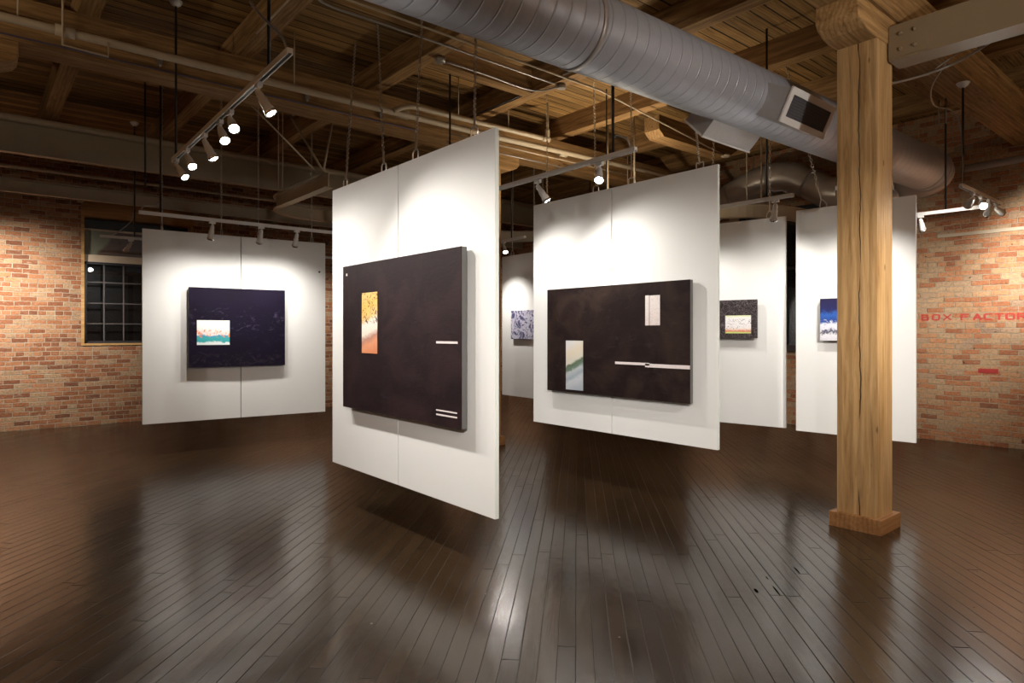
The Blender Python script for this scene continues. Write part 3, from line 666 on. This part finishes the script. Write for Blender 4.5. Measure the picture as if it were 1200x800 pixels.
# ------------------------------------------------------------------ hanging panels
def link_chain(bm, p0, p1, L=.042, wd=.012, r=.0032):
    p0, p1 = Vector(p0), Vector(p1); d = p1-p0; n = max(1, round(d.length/(L*.80))); dn = d.normalized()
    u = (Vector((1, .3, 0)) - dn*dn.dot(Vector((1, .3, 0)))).normalized(); w_ = dn.cross(u)
    for i in range(n):
        c = p0+d*((i+.5)/n); s, q = (u, w_) if i % 2 == 0 else (w_, u)
        NS = 10; rings = []
        for k in range(NS):
            a = 2*math.pi*k/NS; rad = s*math.cos(a)*wd+dn*math.sin(a)*L*.5
            o_ = rad.normalized()
            rings.append([bm.verts.new(c+rad+(o_*math.cos(b)+q*math.sin(b))*r) for b in (0, 2.09, 4.19)])
        for k in range(NS):
            A, B = rings[k], rings[(k+1) % NS]
            for j in range(3): bm.faces.new((A[j], A[(j+1) % 3], B[(j+1) % 3], B[j]))
def chain(par, top, bot, hook=True):
    top, bot = Vector(top), Vector(bot); d = (top-bot).normalized(); L = .22 if hook else .05
    bm = bmesh.new(); link_chain(bm, bot+d*L, top); ch = mesh_obj('chain', bm, M['chain'], par)
    if hook:
        bm = bmesh.new(); atube(bm, [bot+d*.07, bot+d*(L+.01)], .008, 8)
        a = [bot+Vector((0, .035, -.03)), bot+Vector((0, .034, .03)), bot+d*.075, bot+Vector((0, -.034, .03)), bot+Vector((0, -.035, -.03))]
        atube(bm, arc(a, 4), .006, 8); h = mesh_obj('hook', bm, M['chain'], par)
def panel(pts, z0, lab, chains, th=.03, board_h=2.44, edges=(1, 1)):
    """pts = plan points of the front face from left to right; every span is one board"""
    P = [Vector((*p, 0)) for p in pts]; c = (P[0]+P[-1])/2
    t = empty('exhibition_screen', (c.x, c.y, z0), lab, 'panel', 'white hanging display panels')
    for i in range(len(P)-1):
        a, b = P[i], P[i+1]; d = (b-a).normalized(); n = Vector((-d.y, d.x, 0))      # to the back
        g = .0045
        a2 = a+d*(g if i else 0); b2 = b-d*(g if i < len(P)-2 else 0)
        bm = bmesh.new(); q = [a2, b2, b2+n*th, a2+n*th]
        lo = [bm.verts.new(v+Vector((0, 0, z0))) for v in q]; hi = [bm.verts.new(v+Vector((0, 0, z0+board_h))) for v in q]
        bm.faces.new(lo[::-1]); bm.faces.new(hi)
        for k in range(4): m = (k+1) % 4; bm.faces.new((lo[k], lo[m], hi[m], hi[k]))
        bmesh.ops.recalc_face_normals(bm, faces=bm.faces)
        mesh_obj('board', bm, M['panel'], t, bevel=.0015)
    if len(P) > 2:
        d = (P[1]-P[0]).normalized(); n = Vector((-d.y, d.x, 0)); m = P[1]+n*(th+.008)
        bm = bmesh.new(); abox(bm, -.05, .05, -.008, .008, z0+.01, z0+board_h-.01, Matrix.Translation(m) @ Matrix.Rotation(math.atan2(d.y, d.x), 4, 'Z'))
        mesh_obj('joint_strip', bm, M['zinc'], t)
    # pale edge strips on the visible end
    for (pt, d) in ((P[0], (P[1]-P[0]).normalized()), (P[-1], (P[-2]-P[-1]).normalized())):
        n = Vector((-(P[-1]-P[0]).normalized().y, (P[-1]-P[0]).normalized().x, 0))
        e0 = pt-d*.002; bm = bmesh.new(); q = [e0+n*.001, pt+n*.001, pt+n*(th-.001), e0+n*(th-.001)]
        lo = [bm.verts.new(v+Vector((0, 0, z0+.002))) for v in q]; hi = [bm.verts.new(v+Vector((0, 0, z0+board_h-.002))) for v in q]
        bm.faces.new(lo[::-1]); bm.faces.new(hi)
        for k in range(4): m = (k+1) % 4; bm.faces.new((lo[k], lo[m], hi[m], hi[k]))
        bmesh.ops.recalc_face_normals(bm, faces=bm.faces)
        mesh_obj('edge_band', bm, M['panel_edge'], t)
    for tp, bt in chains: chain(t, tp, bt)
    return t
P2X, P3X = 2.50, 4.88
panel([(P2X, 5.49), (P2X, 4.325), (P2X, 3.14)], .39, 'nearest white hanging panel, carrying the dark painting with a tall orange inset',
      [((3.20, 6.45, ZC), (2.515, 5.257, 2.85)), ((3.19, 5.93, ZC), (2.515, 4.573, 2.85)), ((3.12, 4.95, ZC), (2.515, 4.099, 2.85)), ((3.45, 4.60, ZC), (2.515, 3.374, 2.85))])
panel([(P3X, 5.43), (P3X, 4.27), (P3X, 3.085)], .55, 'white hanging panel in the middle, carrying the dark painting with a white stripe',
      [((5.85, 6.25, ZC), (4.895, 5.222, 3.01)), ((5.95, 5.5, ZC), (4.895, 4.496, 3.01)), ((6.3, 5.2, ZC), (4.895, 4.03, 3.01)), ((7.0, 4.8, ZC), (4.895, 3.269, 3.01))])
panel([(1.641, 9.096), (2.80, 9.025), (3.946, 8.914)], .41, 'white hanging panel at the left rear, beside the dark window',
      [((1.86, 9.105, ZC), (1.86, 9.105, 2.87)), ((2.56, 9.055, ZC), (2.56, 9.055, 2.87)), ((3.03, 9.02, ZC), (3.03, 9.02, 2.87)), ((3.76, 8.95, ZC), (3.76, 8.95, 2.87))])
panel([(6.995, 4.815), (7.19, 3.66)], .455, 'narrow white hanging panel just right of the middle panel, small scribbled painting on it',
      [((7.08, 4.5, ZC), (7.06, 4.55, 2.91)), ((7.3, 3.9, ZC), (7.18, 3.85, 2.91))])
panel([(7.026, 3.457), (7.119, 2.304)], .467, 'white hanging panel partly hidden behind the front timber column',
      [((7.05, 3.62, ZC), (7.07, 3.18, 2.92)), ((6.95, 2.66, ZC), (7.125, 2.5, 2.92))])
panel([(7.236, 8.885), (7.17, 7.72)], .457, 'farthest white hanging panel, seen in the gap between the two front panels',
      [((7.25, 8.6, ZC), (7.235, 8.6, 2.91)), ((7.2, 8.0, ZC), (7.2, 8.0, 2.91))])

# ------------------------------------------------------------------ paintings
def painting(L, R, z0, z1, mat, lab, th=.045, gap=.022, insets=(), side=None, grp=None):
    """L, R = plan points of the FRONT face (left and right end); insets = (u0,u1,z0,z1,mat,name[,radius]) with u from the left"""
    L, R = Vector((*L, 0)), Vector((*R, 0)); d = (R-L).normalized(); n = Vector((-d.y, d.x, 0)); wd = (R-L).length
    t = empty('painting', (*((L+R)/2).xy, z0), lab, 'painting', grp)
    def slab(name, u0, u1, a, b, f0, f1, m, bev=0, parent=t):
        bm = bmesh.new(); q = [L+d*u0+n*f0, L+d*u1+n*f0, L+d*u1+n*f1, L+d*u0+n*f1]
        lo = [bm.verts.new(v+Vector((0, 0, a))) for v in q]; hi = [bm.verts.new(v+Vector((0, 0, b))) for v in q]
        bm.faces.new(lo[::-1]); bm.faces.new(hi)
        for k in range(4): j = (k+1) % 4; bm.faces.new((lo[k], lo[j], hi[j], hi[k]))
        bmesh.ops.recalc_face_normals(bm, faces=bm.faces)
        return mesh_obj(name, bm, m, parent, bevel=bev)
    slab('canvas', 0, wd, z0, z1, 0, .004, mat)
    slab('stretcher', .001, wd-.001, z0+.001, z1-.001, .004, th, side or M['art_side'], .002)
    slab('hanging_cleat', wd*.15, wd*.85, z1-.12, z1-.06, th, th+gap, M['post_trim'])
    for ins in insets:
        u0, u1, a, b, m, nm = ins[:6]
        o = slab(nm, u0, u1, a, b, -.003, .0, m)
        if len(ins) > 6: o['label'] = ins[6]
    return t
M['art_side'] = m_plain('dark_canvas_edge', (.11, .11, .105), .6)
# nearest painting
fx = P2X-.067
painting((fx, 5.135), (fx, 3.405), .925, 2.112, M['art_black'], 'large near-black painting with a tall orange inset and thin white lines on the nearest panel', insets=(
    (5.135-4.785, 5.135-4.527, 1.388, 1.872, M['pic_orange'], 'inset_picture', 'tall orange and white landscape inset'),
    (5.135-3.697, 5.135-3.446, 1.479, 1.494, M['pic_white'], 'white_line'),
    (5.135-3.697, 5.135-3.452, 1.022, 1.031, M['pic_white'], 'white_line'), (5.135-3.697, 5.135-3.452, .992, 1.002, M['pic_white'], 'white_line'),
    (.065, .085, 2.03, 2.05, M['pic_white'], 'white_dot')))
fx = P3X-.068
painting((fx, 5.131), (fx, 3.312), .93, 2.018, M['art_black_b'], 'large brown-black painting with seascape inset and white stripe on the middle panel', insets=(
    (5.131-4.842, 5.131-4.595, .957, 1.47, M['pic_sea'], 'inset_picture', 'tall pale seascape inset'),
    (5.131-3.798, 5.131-3.755, 1.62, 1.898, M['pic_pale'], 'inset_picture', 'narrow left strip of the pale inset'),
    (5.131-3.748, 5.131-3.633, 1.62, 1.896, M['pic_pale'], 'inset_picture', 'pale pinkish inset'),
    (5.131-4.165, 5.131-3.75, 1.248, 1.272, M['pic_white'], 'white_stripe'), (5.131-3.80, 1.818, 1.232, 1.265, M['pic_white'], 'white_stripe')))
dv = Vector((3.946-1.641, 8.914-9.096)).normalized()
L = Vector((2.143, 8.985)); R = L+dv*1.21
painting(L, R, 1.105, 2.14, M['art_blue'], 'blue-black scraped painting with a rounded white and teal inset on the left rear panel', insets=(
    (.095, .49, 1.394, 1.715, M['pic_teal'], 'inset_picture', 'white, coral and teal landscape inset'),))
dv = Vector((7.19-6.995, 3.66-4.815)).normalized(); L = Vector((7.035, 4.447))-Vector((.055, .0)); R = L+dv*.51
painting(L, R, 1.488, 1.945, M['art_scribble'], 'small square painting with pale scribbles round a bright inset, on the narrow panel', th=.03, insets=(
    (.13, .44, 1.545, 1.76, M['pic_collage'], 'inset_picture', 'bright white and violet inset'),))
dv = Vector((7.119-7.026, 2.304-3.457)).normalized(); L = Vector((6.99, 3.177)); R = L+dv*.60
painting(L, R, 1.468, 1.917, M['art_wave'], 'small deep blue and white painting half hidden by the timber column', th=.03)
dv = Vector((7.17-7.236, 7.72-8.885)).normalized(); L = Vector((7.165, 8.558)); R = L+dv*.62
painting(L, R, 1.447, 1.93, M['art_swirl'], 'small slate blue swirled painting on the farthest panel', th=.03)
o = None
o = lathe('wall_plug', [(.014, 0), (.014, .006), (.008, .008)], M['dark'], None, Matrix.Translation((3.86, 8.92, 2.43)) @ Matrix.Rotation(math.pi/2, 4, 'X'), 12); tag(o, 'small dark round plug near the top right corner of the left rear panel', 'plug')

# ------------------------------------------------------------------ track lighting
def track(p0, p1, z, lab, rods=(), cable=None, wd=.036, ht=.034, can=True):
    x0, y0 = p0; x1, y1 = p1; d = Vector((x1-x0, y1-y0, 0)); Ln = d.length; a = math.atan2(d.y, d.x)
    t = empty('light_track', (x0, y0, z), lab, 'light track', 'white lighting tracks')
    mx = Matrix.Translation((x0, y0, z)) @ Matrix.Rotation(a, 4, 'Z')
    bm = bmesh.new(); abox(bm, 0, Ln, -wd/2, wd/2, .006, ht, mx); abox(bm, 0, Ln, -wd/2, -wd/2+.007, -.004, .006, mx); abox(bm, 0, Ln, wd/2-.007, wd/2, -.004, .006, mx)
    mesh_obj('rail', bm, M['white_metal'], t)
    bm = bmesh.new(); abox(bm, .01, Ln-.01, -wd/2+.007, wd/2-.007, .003, .0062, mx); mesh_obj('slot', bm, M['slot'], t)
    for u, zt in rods:
        p = Vector((x0, y0, 0))+d*u
        tube('support_rod', [(p.x, p.y, z+ht), (p.x, p.y, zt)], .011, M['black'], t, 8)
        if can: lathe('canopy', [(.018, -.05), (.045, -.03), (.06, -.004), (.06, 0)], M['white_metal'], t, Matrix.Translation((p.x, p.y, zt)), 18)
    if cable: tube('power_cable', arc(cable, 6), .008, M['grey_cable'], t, 8)
    return t
# shared meshes for the spotlight
def mesh_only(build, mat, smooth=True):
    bm = bmesh.new(); build(bm); me = bpy.data.meshes.new('m'); bm.normal_update(); bm.to_mesh(me); bm.free(); me.materials.append(mat)
    for p in me.polygons: p.use_smooth = smooth and len(p.vertices) == 4
    return me
def _ad(bm): abox(bm, -.035, .035, -.016, .016, -.03, .004); alathe(bm, [(.010, -.052), (.012, -.03)], 10)
def _yoke(bm): alathe(bm, [(.013, -.016), (.019, -.012), (.019, .012), (.013, .016)], 12, Matrix.Rotation(math.pi/2, 4, 'X'))
def _house(bm): alathe(bm, [(.012, .018), (.020, .010), (.024, -.02), (.0245, -.05), (.030, -.056), (.031, -.11), (.036, -.125), (.038, -.150), (.0355, -.152), (.033, -.140)], 22)
def _rim(bm): alathe(bm, [(.0385, -.146), (.041, -.152), (.041, -.166), (.036, -.168), (.034, -.158)], 22)
def _lamp(bm): alathe(bm, [(.034, -.159), (.030, -.163), (.012, -.166)], 22)
ME = dict(adapter=mesh_only(_ad, M['white_metal'], False), swivel=mesh_only(_yoke, M['white_metal']), housing=mesh_only(_house, M['white_metal']), rim=mesh_only(_rim, M['chrome']), lamp=mesh_only(_lamp, M['bulb']))
def spotlight(x, y, z, target, power, lab, ang=100, blend=1.0, grp='white track spotlights', roll=0, rad=.035):
    t = empty('spotlight', (x, y, z), lab, 'spotlight', grp)
    j = Vector((0, 0, -.062)); dirv = (Vector(target)-Vector((x, y, z))-j).normalized()
    rot = dirv.to_track_quat('-Z', 'Y')
    def ch(name, me, loc, q=None):
        o = bpy.data.objects.new(name, me); COL.objects.link(o); o.parent = t; o.location = loc
        if q: o.rotation_mode = 'QUATERNION'; o.rotation_quaternion = q
        return o
    ad = ch('adapter', ME['adapter'], (0, 0, 0)); ad.rotation_euler = (0, 0, roll)
    ch('swivel', ME['swivel'], j, rot); h = ch('housing', ME['housing'], j, rot)
    r_ = ch('rim', ME['rim'], j, rot); l_ = ch('lamp', ME['lamp'], j, rot)
    ld = bpy.data.lights.new('beam', 'SPOT'); ld.energy = power; ld.color = LAMP; ld.spot_size = math.radians(ang); ld.spot_blend = blend; ld.shadow_soft_size = rad
    ch('beam', ld, j+dirv*.19, rot)
    return t
H = math.pi/2
# left track
track((1.447, 3.76), (1.50, 6.86), 3.20, 'long white lighting track at the upper left, four bright spotlights on it', rods=((.965, ZC), (.12, ZC)),
      cable=[(1.447, 3.80, 3.23), (1.42, 3.83, 3.32), (1.30, 3.85, 3.42), (1.25, 3.86, 3.50), (1.33, 3.87, 3.62), (1.38, 3.88, 3.9), (1.38, 3.88, 4.7)])
SP = 'spotlights on the upper left track'
spotlight(1.458, 4.34, 3.2, (2.5, 3.45, .9), P_ART*1.7, 'white spotlight nearest the viewer on the upper left track, seen from the side', grp=SP, roll=H)
spotlight(1.482, 5.02, 3.2, (1.15, 1.2, .0), P_ART*1.3, 'dazzling spotlight in the middle of the upper left track', grp=SP, roll=H)
spotlight(1.489, 5.30, 3.2, (1.6, 2.4, .0), P_ART*1.0, 'lit spotlight close behind the dazzling one on the upper left track', grp=SP, roll=H)
spotlight(1.491, 5.74, 3.2, (2.5, 4.9, .7), P_ART*1.5, 'lit spotlight aimed down to the right, middle of the upper left track', grp=SP, roll=H)
spotlight(1.49, 6.30, 3.2, (1.9, 3.6, .3), P_ART*1.3, 'second lit spotlight from the far end of the upper left track', grp=SP, roll=H)
spotlight(1.505, 6.75, 3.2, (2.6, 4.6, .6), P_ART*1.5, 'lit spotlight at the far end of the upper left track', grp=SP, roll=H)
# middle track
track((4.06, 3.30), (4.13, 6.0), 3.0, 'white lighting track passing in front of the middle panel', rods=((.09, ZC), (1.0, ZC)), can=False,
      cable=[(4.065, 3.36, 3.03), (4.07, 3.40, 3.12), (4.07, 3.50, 3.17), (4.085, 3.56, 3.2), (4.085, 3.57, 3.5), (4.085, 3.57, 4.7)])
SP = 'spotlights on the middle track'
spotlight(4.097, 3.72, 3.0, (1.9, 1.9, .0), P_WALL*1.1, 'dazzling spotlight in front of the middle panel', grp=SP, roll=H, ang=70)
spotlight(4.125, 4.53, 3.0, (4.88, 3.75, 1.3), P_ART*1.0, 'white spotlight left of the dazzling one on the middle track', grp=SP, roll=H, ang=130)
spotlight(4.128, 5.35, 3.0, (4.88, 4.8, 1.2), P_ART*1.0, 'spotlight on the middle track hidden behind the nearest panel', grp=SP, roll=H, ang=130)
# rear left track
track((1.44, 8.20), (4.6, 8.20), 2.885, 'white lighting track running level along the top of the left rear panel', rods=((.07, ZC), (.97, ZC)),
      cable=[(1.46, 8.2, 2.92), (1.5, 8.22, 2.98), (1.6, 8.24, 3.0), (1.66, 8.22, 3.05)])
SP = 'spotlights on the left rear track'
for xx, lab in ((2.215, 'left'), (2.79, 'middle'), (3.245, 'right')):
    spotlight(xx, 8.2, 2.885, (xx-.05, 9.02, .95), P_ART*.80, lab+' one of the three small spotlights over the left rear panel', grp=SP, ang=135)
# short far left track by the window
track((1.45, 11.06), (3.2, 11.0), 2.95, 'short white lighting track in front of the dark window', rods=((.25, ZC),), cable=[(1.6, 11.05, 2.99), (1.66, 11.05, 3.03), (1.83, 11.05, 3.2), (1.88, 11.05, 3.35)])
spotlight(1.84, 11.04, 2.95, (1.0, 12.88, 1.2), P_WALL*.5, 'small white spotlight hanging in front of the dark window', roll=0, grp='spotlights aimed at the brick walls')
# right tracks
track((6.327, 3.14), (6.30, 4.9), 2.92, 'white lighting track between the middle panel and the timber column', rods=((.16, ZC),), can=False, cable=[(6.326, 3.2, 2.95), (6.326, 3.25, 3.0), (6.326, 3.36, 3.02), (6.325, 3.41, 3.1), (6.325, 3.42, 3.6)])
spotlight(6.326, 3.33, 2.92, (7.12, 4.0, 1.1), P_ART*.6, 'white spotlight just left of the timber column, pointing right', roll=H, ang=130)
spotlight(6.31, 4.5, 2.92, (7.05, 4.45, 1.1), P_ART*.5, 'spotlight hidden behind the middle panel, aimed at the narrow panel', roll=H, ang=130)
track((6.36, 2.42), (6.36, 2.74), 2.92, 'short lighting track hidden behind the front timber column', rods=((.5, ZC),))
spotlight(6.36, 2.58, 2.92, (7.07, 2.9, 1.2), P_ART*.8, 'spotlight hidden behind the front timber column', roll=H, ang=130)
track((6.48, 7.40), (6.56, 9.3), 3.0, 'small white lighting track seen in the gap beside the farthest panel', rods=((.18, ZC),))
spotlight(6.505, 7.95, 3.0, (5.6, 5.9, .6), P_ART*.35, 'bright little spotlight in the gap between the two front panels', roll=H)
spotlight(6.53, 8.6, 3.0, (7.22, 8.45, 1.1), P_ART*1.5, 'spotlight hidden by the nearest panel, aimed at the farthest panel', roll=H)
SP = 'spotlights aimed at the right brick wall'
track((7.54, 2.04), (8.98, 2.04), 3.0, 'short white lighting track below the end of the large duct', rods=((.045, GZ),))
spotlight(7.92, 2.04, 3.0, (10.7, 3.6, 2.0), P_WALL*.8, 'white spotlight seen from its side, first on the track below the large duct', grp=SP, ang=72)
spotlight(8.22, 2.04, 3.0, (4.3, .5, 1.0), P_WALL*.5, 'dazzling spotlight on the track below the large duct', grp=SP)
spotlight(8.5, 2.04, 3.0, (10.7, 2.9, 1.6), P_WALL*1.1, 'lower spotlight beside the dazzling one, its bright rim facing down', grp=SP, ang=72)
spotlight(8.78, 2.04, 3.0, (10.7, 1.8, 2.5), P_WALL*2.4, 'rightmost spotlight on the track below the large duct', grp=SP, ang=72)
track((8.9, 2.12), (8.88, 3.0), 2.985, 'thin white lighting track in front of the right brick wall, behind the dazzling spotlight', rods=((.5, ZC),))
spotlight(8.88, 2.82, 2.985, (10.7, 3.0, 1.2), P_WALL*.6, 'white spotlight right beside the edge of the panel behind the column', grp=SP, roll=H, ang=72)
# tracks outside the picture
SP = 'spotlights outside the picture'
track((-2.6, 11.2), (.0, 11.2), 2.95, 'lighting track washing the back brick wall, left of the picture', rods=((.5, ZC),))
spotlight(-.35, 11.2, 2.95, (.35, 12.88, 1.9), P_WALL*3.6, 'spotlight left of the picture lighting the bricks beside the window', grp=SP)
spotlight(-1.6, 11.2, 2.95, (-1.4, 12.88, 1.8), P_WALL, 'spotlight washing the far left bricks outside the picture', grp=SP)
track((4.2, 11.5), (8.8, 11.5), 2.95, 'lighting track washing the back brick wall behind the panels', rods=((.5, ZC),))
spotlight(4.75, 11.5, 2.95, (5.1, 12.88, 1.7), P_WALL*1.3, 'spotlight behind the left rear panel aimed at the back bricks', grp=SP)
spotlight(8.6, 11.5, 2.95, (10.0, 12.88, 1.7), P_WALL*1.3, 'spotlight behind the nearest panel aimed at the far corner', grp=SP)
track((9.2, 6.6), (9.2, 10.6), 2.95, 'lighting track near the right wall behind the middle panel', rods=((.5, ZC),))
spotlight(9.2, 7.0, 2.95, (10.7, 6.3, .7), P_WALL, 'spotlight behind the middle panel aimed at the right bricks', grp=SP, roll=H, ang=72)
track((-2.0, -.6), (4.5, -.6), 3.1, 'added lighting track behind the viewer', rods=((.1, ZC), (.9, ZC)))  # added fill: unseen track whose spots brighten room, panels, column and duct
spotlight(-1.2, -.6, 3.1, (2.5, 3.9, .9), P_FILL*2.4, 'added fill spotlight on the track behind the viewer aimed at the first painting', grp=SP, ang=48)
for xx, tg, lab in ((-1.9, (-3.5, 2, 0), 'left'), (.3, (4.88, 4.2, .7), 'middle'), (4.2, (7.05, 3.4, .8), 'right')):
    spotlight(xx, -.6, 3.1, tg, P_FILL*(1 if lab == 'left' else 2.2), lab+' added fill spotlight on the track behind the viewer', grp=SP, ang=90 if lab == 'left' else 42)

spotlight(3.4, -.6, 3.1, (5.4, 2.1, 1.2), P_FILL*1.6, 'added fill spotlight on the track behind the viewer aimed at the front timber column', grp=SP, ang=60)
spotlight(3.9, -.6, 3.1, (4.9, 2.9, 3.9), P_FILL*.65, 'added fill spotlight on the track behind the viewer turned up at the large duct', grp=SP, ang=85)
spotlight(2.8, -.6, 3.1, (2.7, 3.2, 1.5), P_FILL*.7, 'added fill spotlight on the track behind the viewer aimed at the near edge of the first panel', grp=SP, ang=50)
# added fill uplights, kept out of view, that brighten the timber ceiling
def uplight(x, y, z, lab, p=1.0):
    t = empty('fill_uplight', (x, y, z), lab, 'fill light', 'added fill uplights out of view')
    bm = bmesh.new(); alathe(bm, [(.05, -.10), (.16, -.06), (.22, 0), (.215, 0), (.15, -.05), (.04, -.07)], 28); o = mesh_obj('bowl', bm, M['white_metal'], t); o.parent = t; o.matrix_parent_inverse = Matrix(); 
    tube('support_rod', [(x, y, z-.06), (x, y, ZC)], .008, M['black'], t, 8)
    ld = bpy.data.lights.new('glow', 'AREA'); ld.shape = 'DISK'; ld.size = .36; ld.energy = P_UP*p; ld.color = (1, .87, .66); ld.spread = math.radians(170)
    l = bpy.data.objects.new('glow', ld); COL.objects.link(l); l.parent = t; l.location = (0, 0, -.01); l.rotation_euler = (math.pi, 0, 0)
uplight(-3.2, 4.5, 3.2, 'added fill uplight left of the picture', .8)
uplight(2.2, -2.0, 3.2, 'added fill uplight behind the viewer')
uplight(7.6, -3.0, 3.2, 'added fill uplight right of the picture', .75)
uplight(6.3, 5.6, 2.72, 'added fill uplight hidden behind the middle panel, its thin rod showing above', .15)

# loose rods
o = tube('hanging_rod', [(1.543, 8.40, ZC), (1.543, 8.40, 3.24)], .010, M['black'], None, 8); tag(o, 'thin black rod hanging in the open left of the two upper left track rods', 'rod', 'loose black rods')
for xx, yy, zb, lab in ((7.0, 6.2, 3.1, 'thin cream rod hanging over the middle panel, left one'), (7.35, 6.0, 3.1, 'thin cream rod hanging over the middle panel, right one'), (8.9, 4.9, 3.5, 'cream rod hanging beside the far duct above the narrow panel')):
    o = tube('hanging_rod', [(xx, yy, ZC), (xx, yy, zb)], .014, M['pipe_paint'], None, 8); tag(o, lab, 'rod')

# ------------------------------------------------------------------ writing and marks on the right wall
def m_sign():
    t = NT('worn_red_wall_paint'); p = t.pos(); n = t.noise(p, 30, 5, .7); t.base((.42, .035, .025), .75)
    tr = t.n('ShaderNodeBsdfTransparent'); mx = t.n('ShaderNodeMixShader'); s = t.sep(p)
    t.put(mx.inputs[0], t.step(n, .33, .45)); t.l(tr.outputs[0], mx.inputs[1]); t.l(t.b.outputs[0], mx.inputs[2]); t.l(mx.outputs[0], t.out.inputs[0])
    return t.m
M['sign_red'] = m_sign()
STROKES = {'B': [(0, 0, 0, 1), (0, 1, .8, .95), (.8, .95, .8, .58), (0, .52, .85, .52), (.88, .46, .88, .06), (0, 0, .85, 0)],
    'O': [(0, .12, 0, .88), (.12, 1, .88, 1), (1, .88, 1, .12), (.88, 0, .12, 0)], 'X': [(0, 0, 1, 1), (0, 1, 1, 0)],
    'F': [(0, 0, 0, 1), (0, 1, 1, 1), (0, .52, .75, .52)], 'A': [(0, 0, .5, 1), (.5, 1, 1, 0), (.2, .32, .8, .32)],
    'C': [(0, .12, 0, .88), (.12, 1, .95, 1), (.95, 0, .12, 0)], 'T': [(.5, 0, .5, 1), (0, 1, 1, 1)],
    'R': [(0, 0, 0, 1), (0, 1, .9, .96), (.9, .96, .9, .55), (0, .5, .9, .5), (.45, .5, 1, 0)], 'Y': [(.5, 0, .5, .5), (.5, .5, 0, 1), (.5, .5, 1, 1)]}
def letter(bm, ch, yc, zc, h=.072, wd=.082, th=.0095):
    for k, (a, b, c, d) in enumerate(STROKES[ch]):
        p = Vector((0, -(a-.5)*wd, (b-.5)*h)); q = Vector((0, -(c-.5)*wd, (d-.5)*h)); e = (q-p).normalized()
        tk = th*(1.5 if abs(e.z) > .7 else 1); n = Vector((0, -e.z, e.y))*tk; p = p-e*th*.8; q = q+e*th*.8; o = Vector((X1-.004-k*.0002, yc, zc))
        vs4 = [bm.verts.new(o+v) for v in (p-n, p+n, q+n, q-n)]; bm.faces.new(vs4)
t = empty('painted_lettering', (X1-.004, 2.7, 1.77), 'faded red painted letters reading BOX FACTORY on the right brick wall', 'wall lettering')
for ch, yc in zip('BOXFACTORY', (3.335, 3.20, 3.06, 2.845, 2.70, 2.575, 2.452, 2.33, 2.205, 2.08)):
    bm = bmesh.new(); letter(bm, ch, yc, 1.776-(3.34-yc)*.004); mesh_obj('letter', bm, M['sign_red'], t)
o = box('painted_brick', X1-.008, X1, 2.46, 2.69, 1.0, 1.06, m_plain('red_glazed_brick', (.36, .03, .025), .5, var=.15, vs_=30), bevel=.003); tag(o, 'single dark red painted brick low on the right brick wall', 'brick')
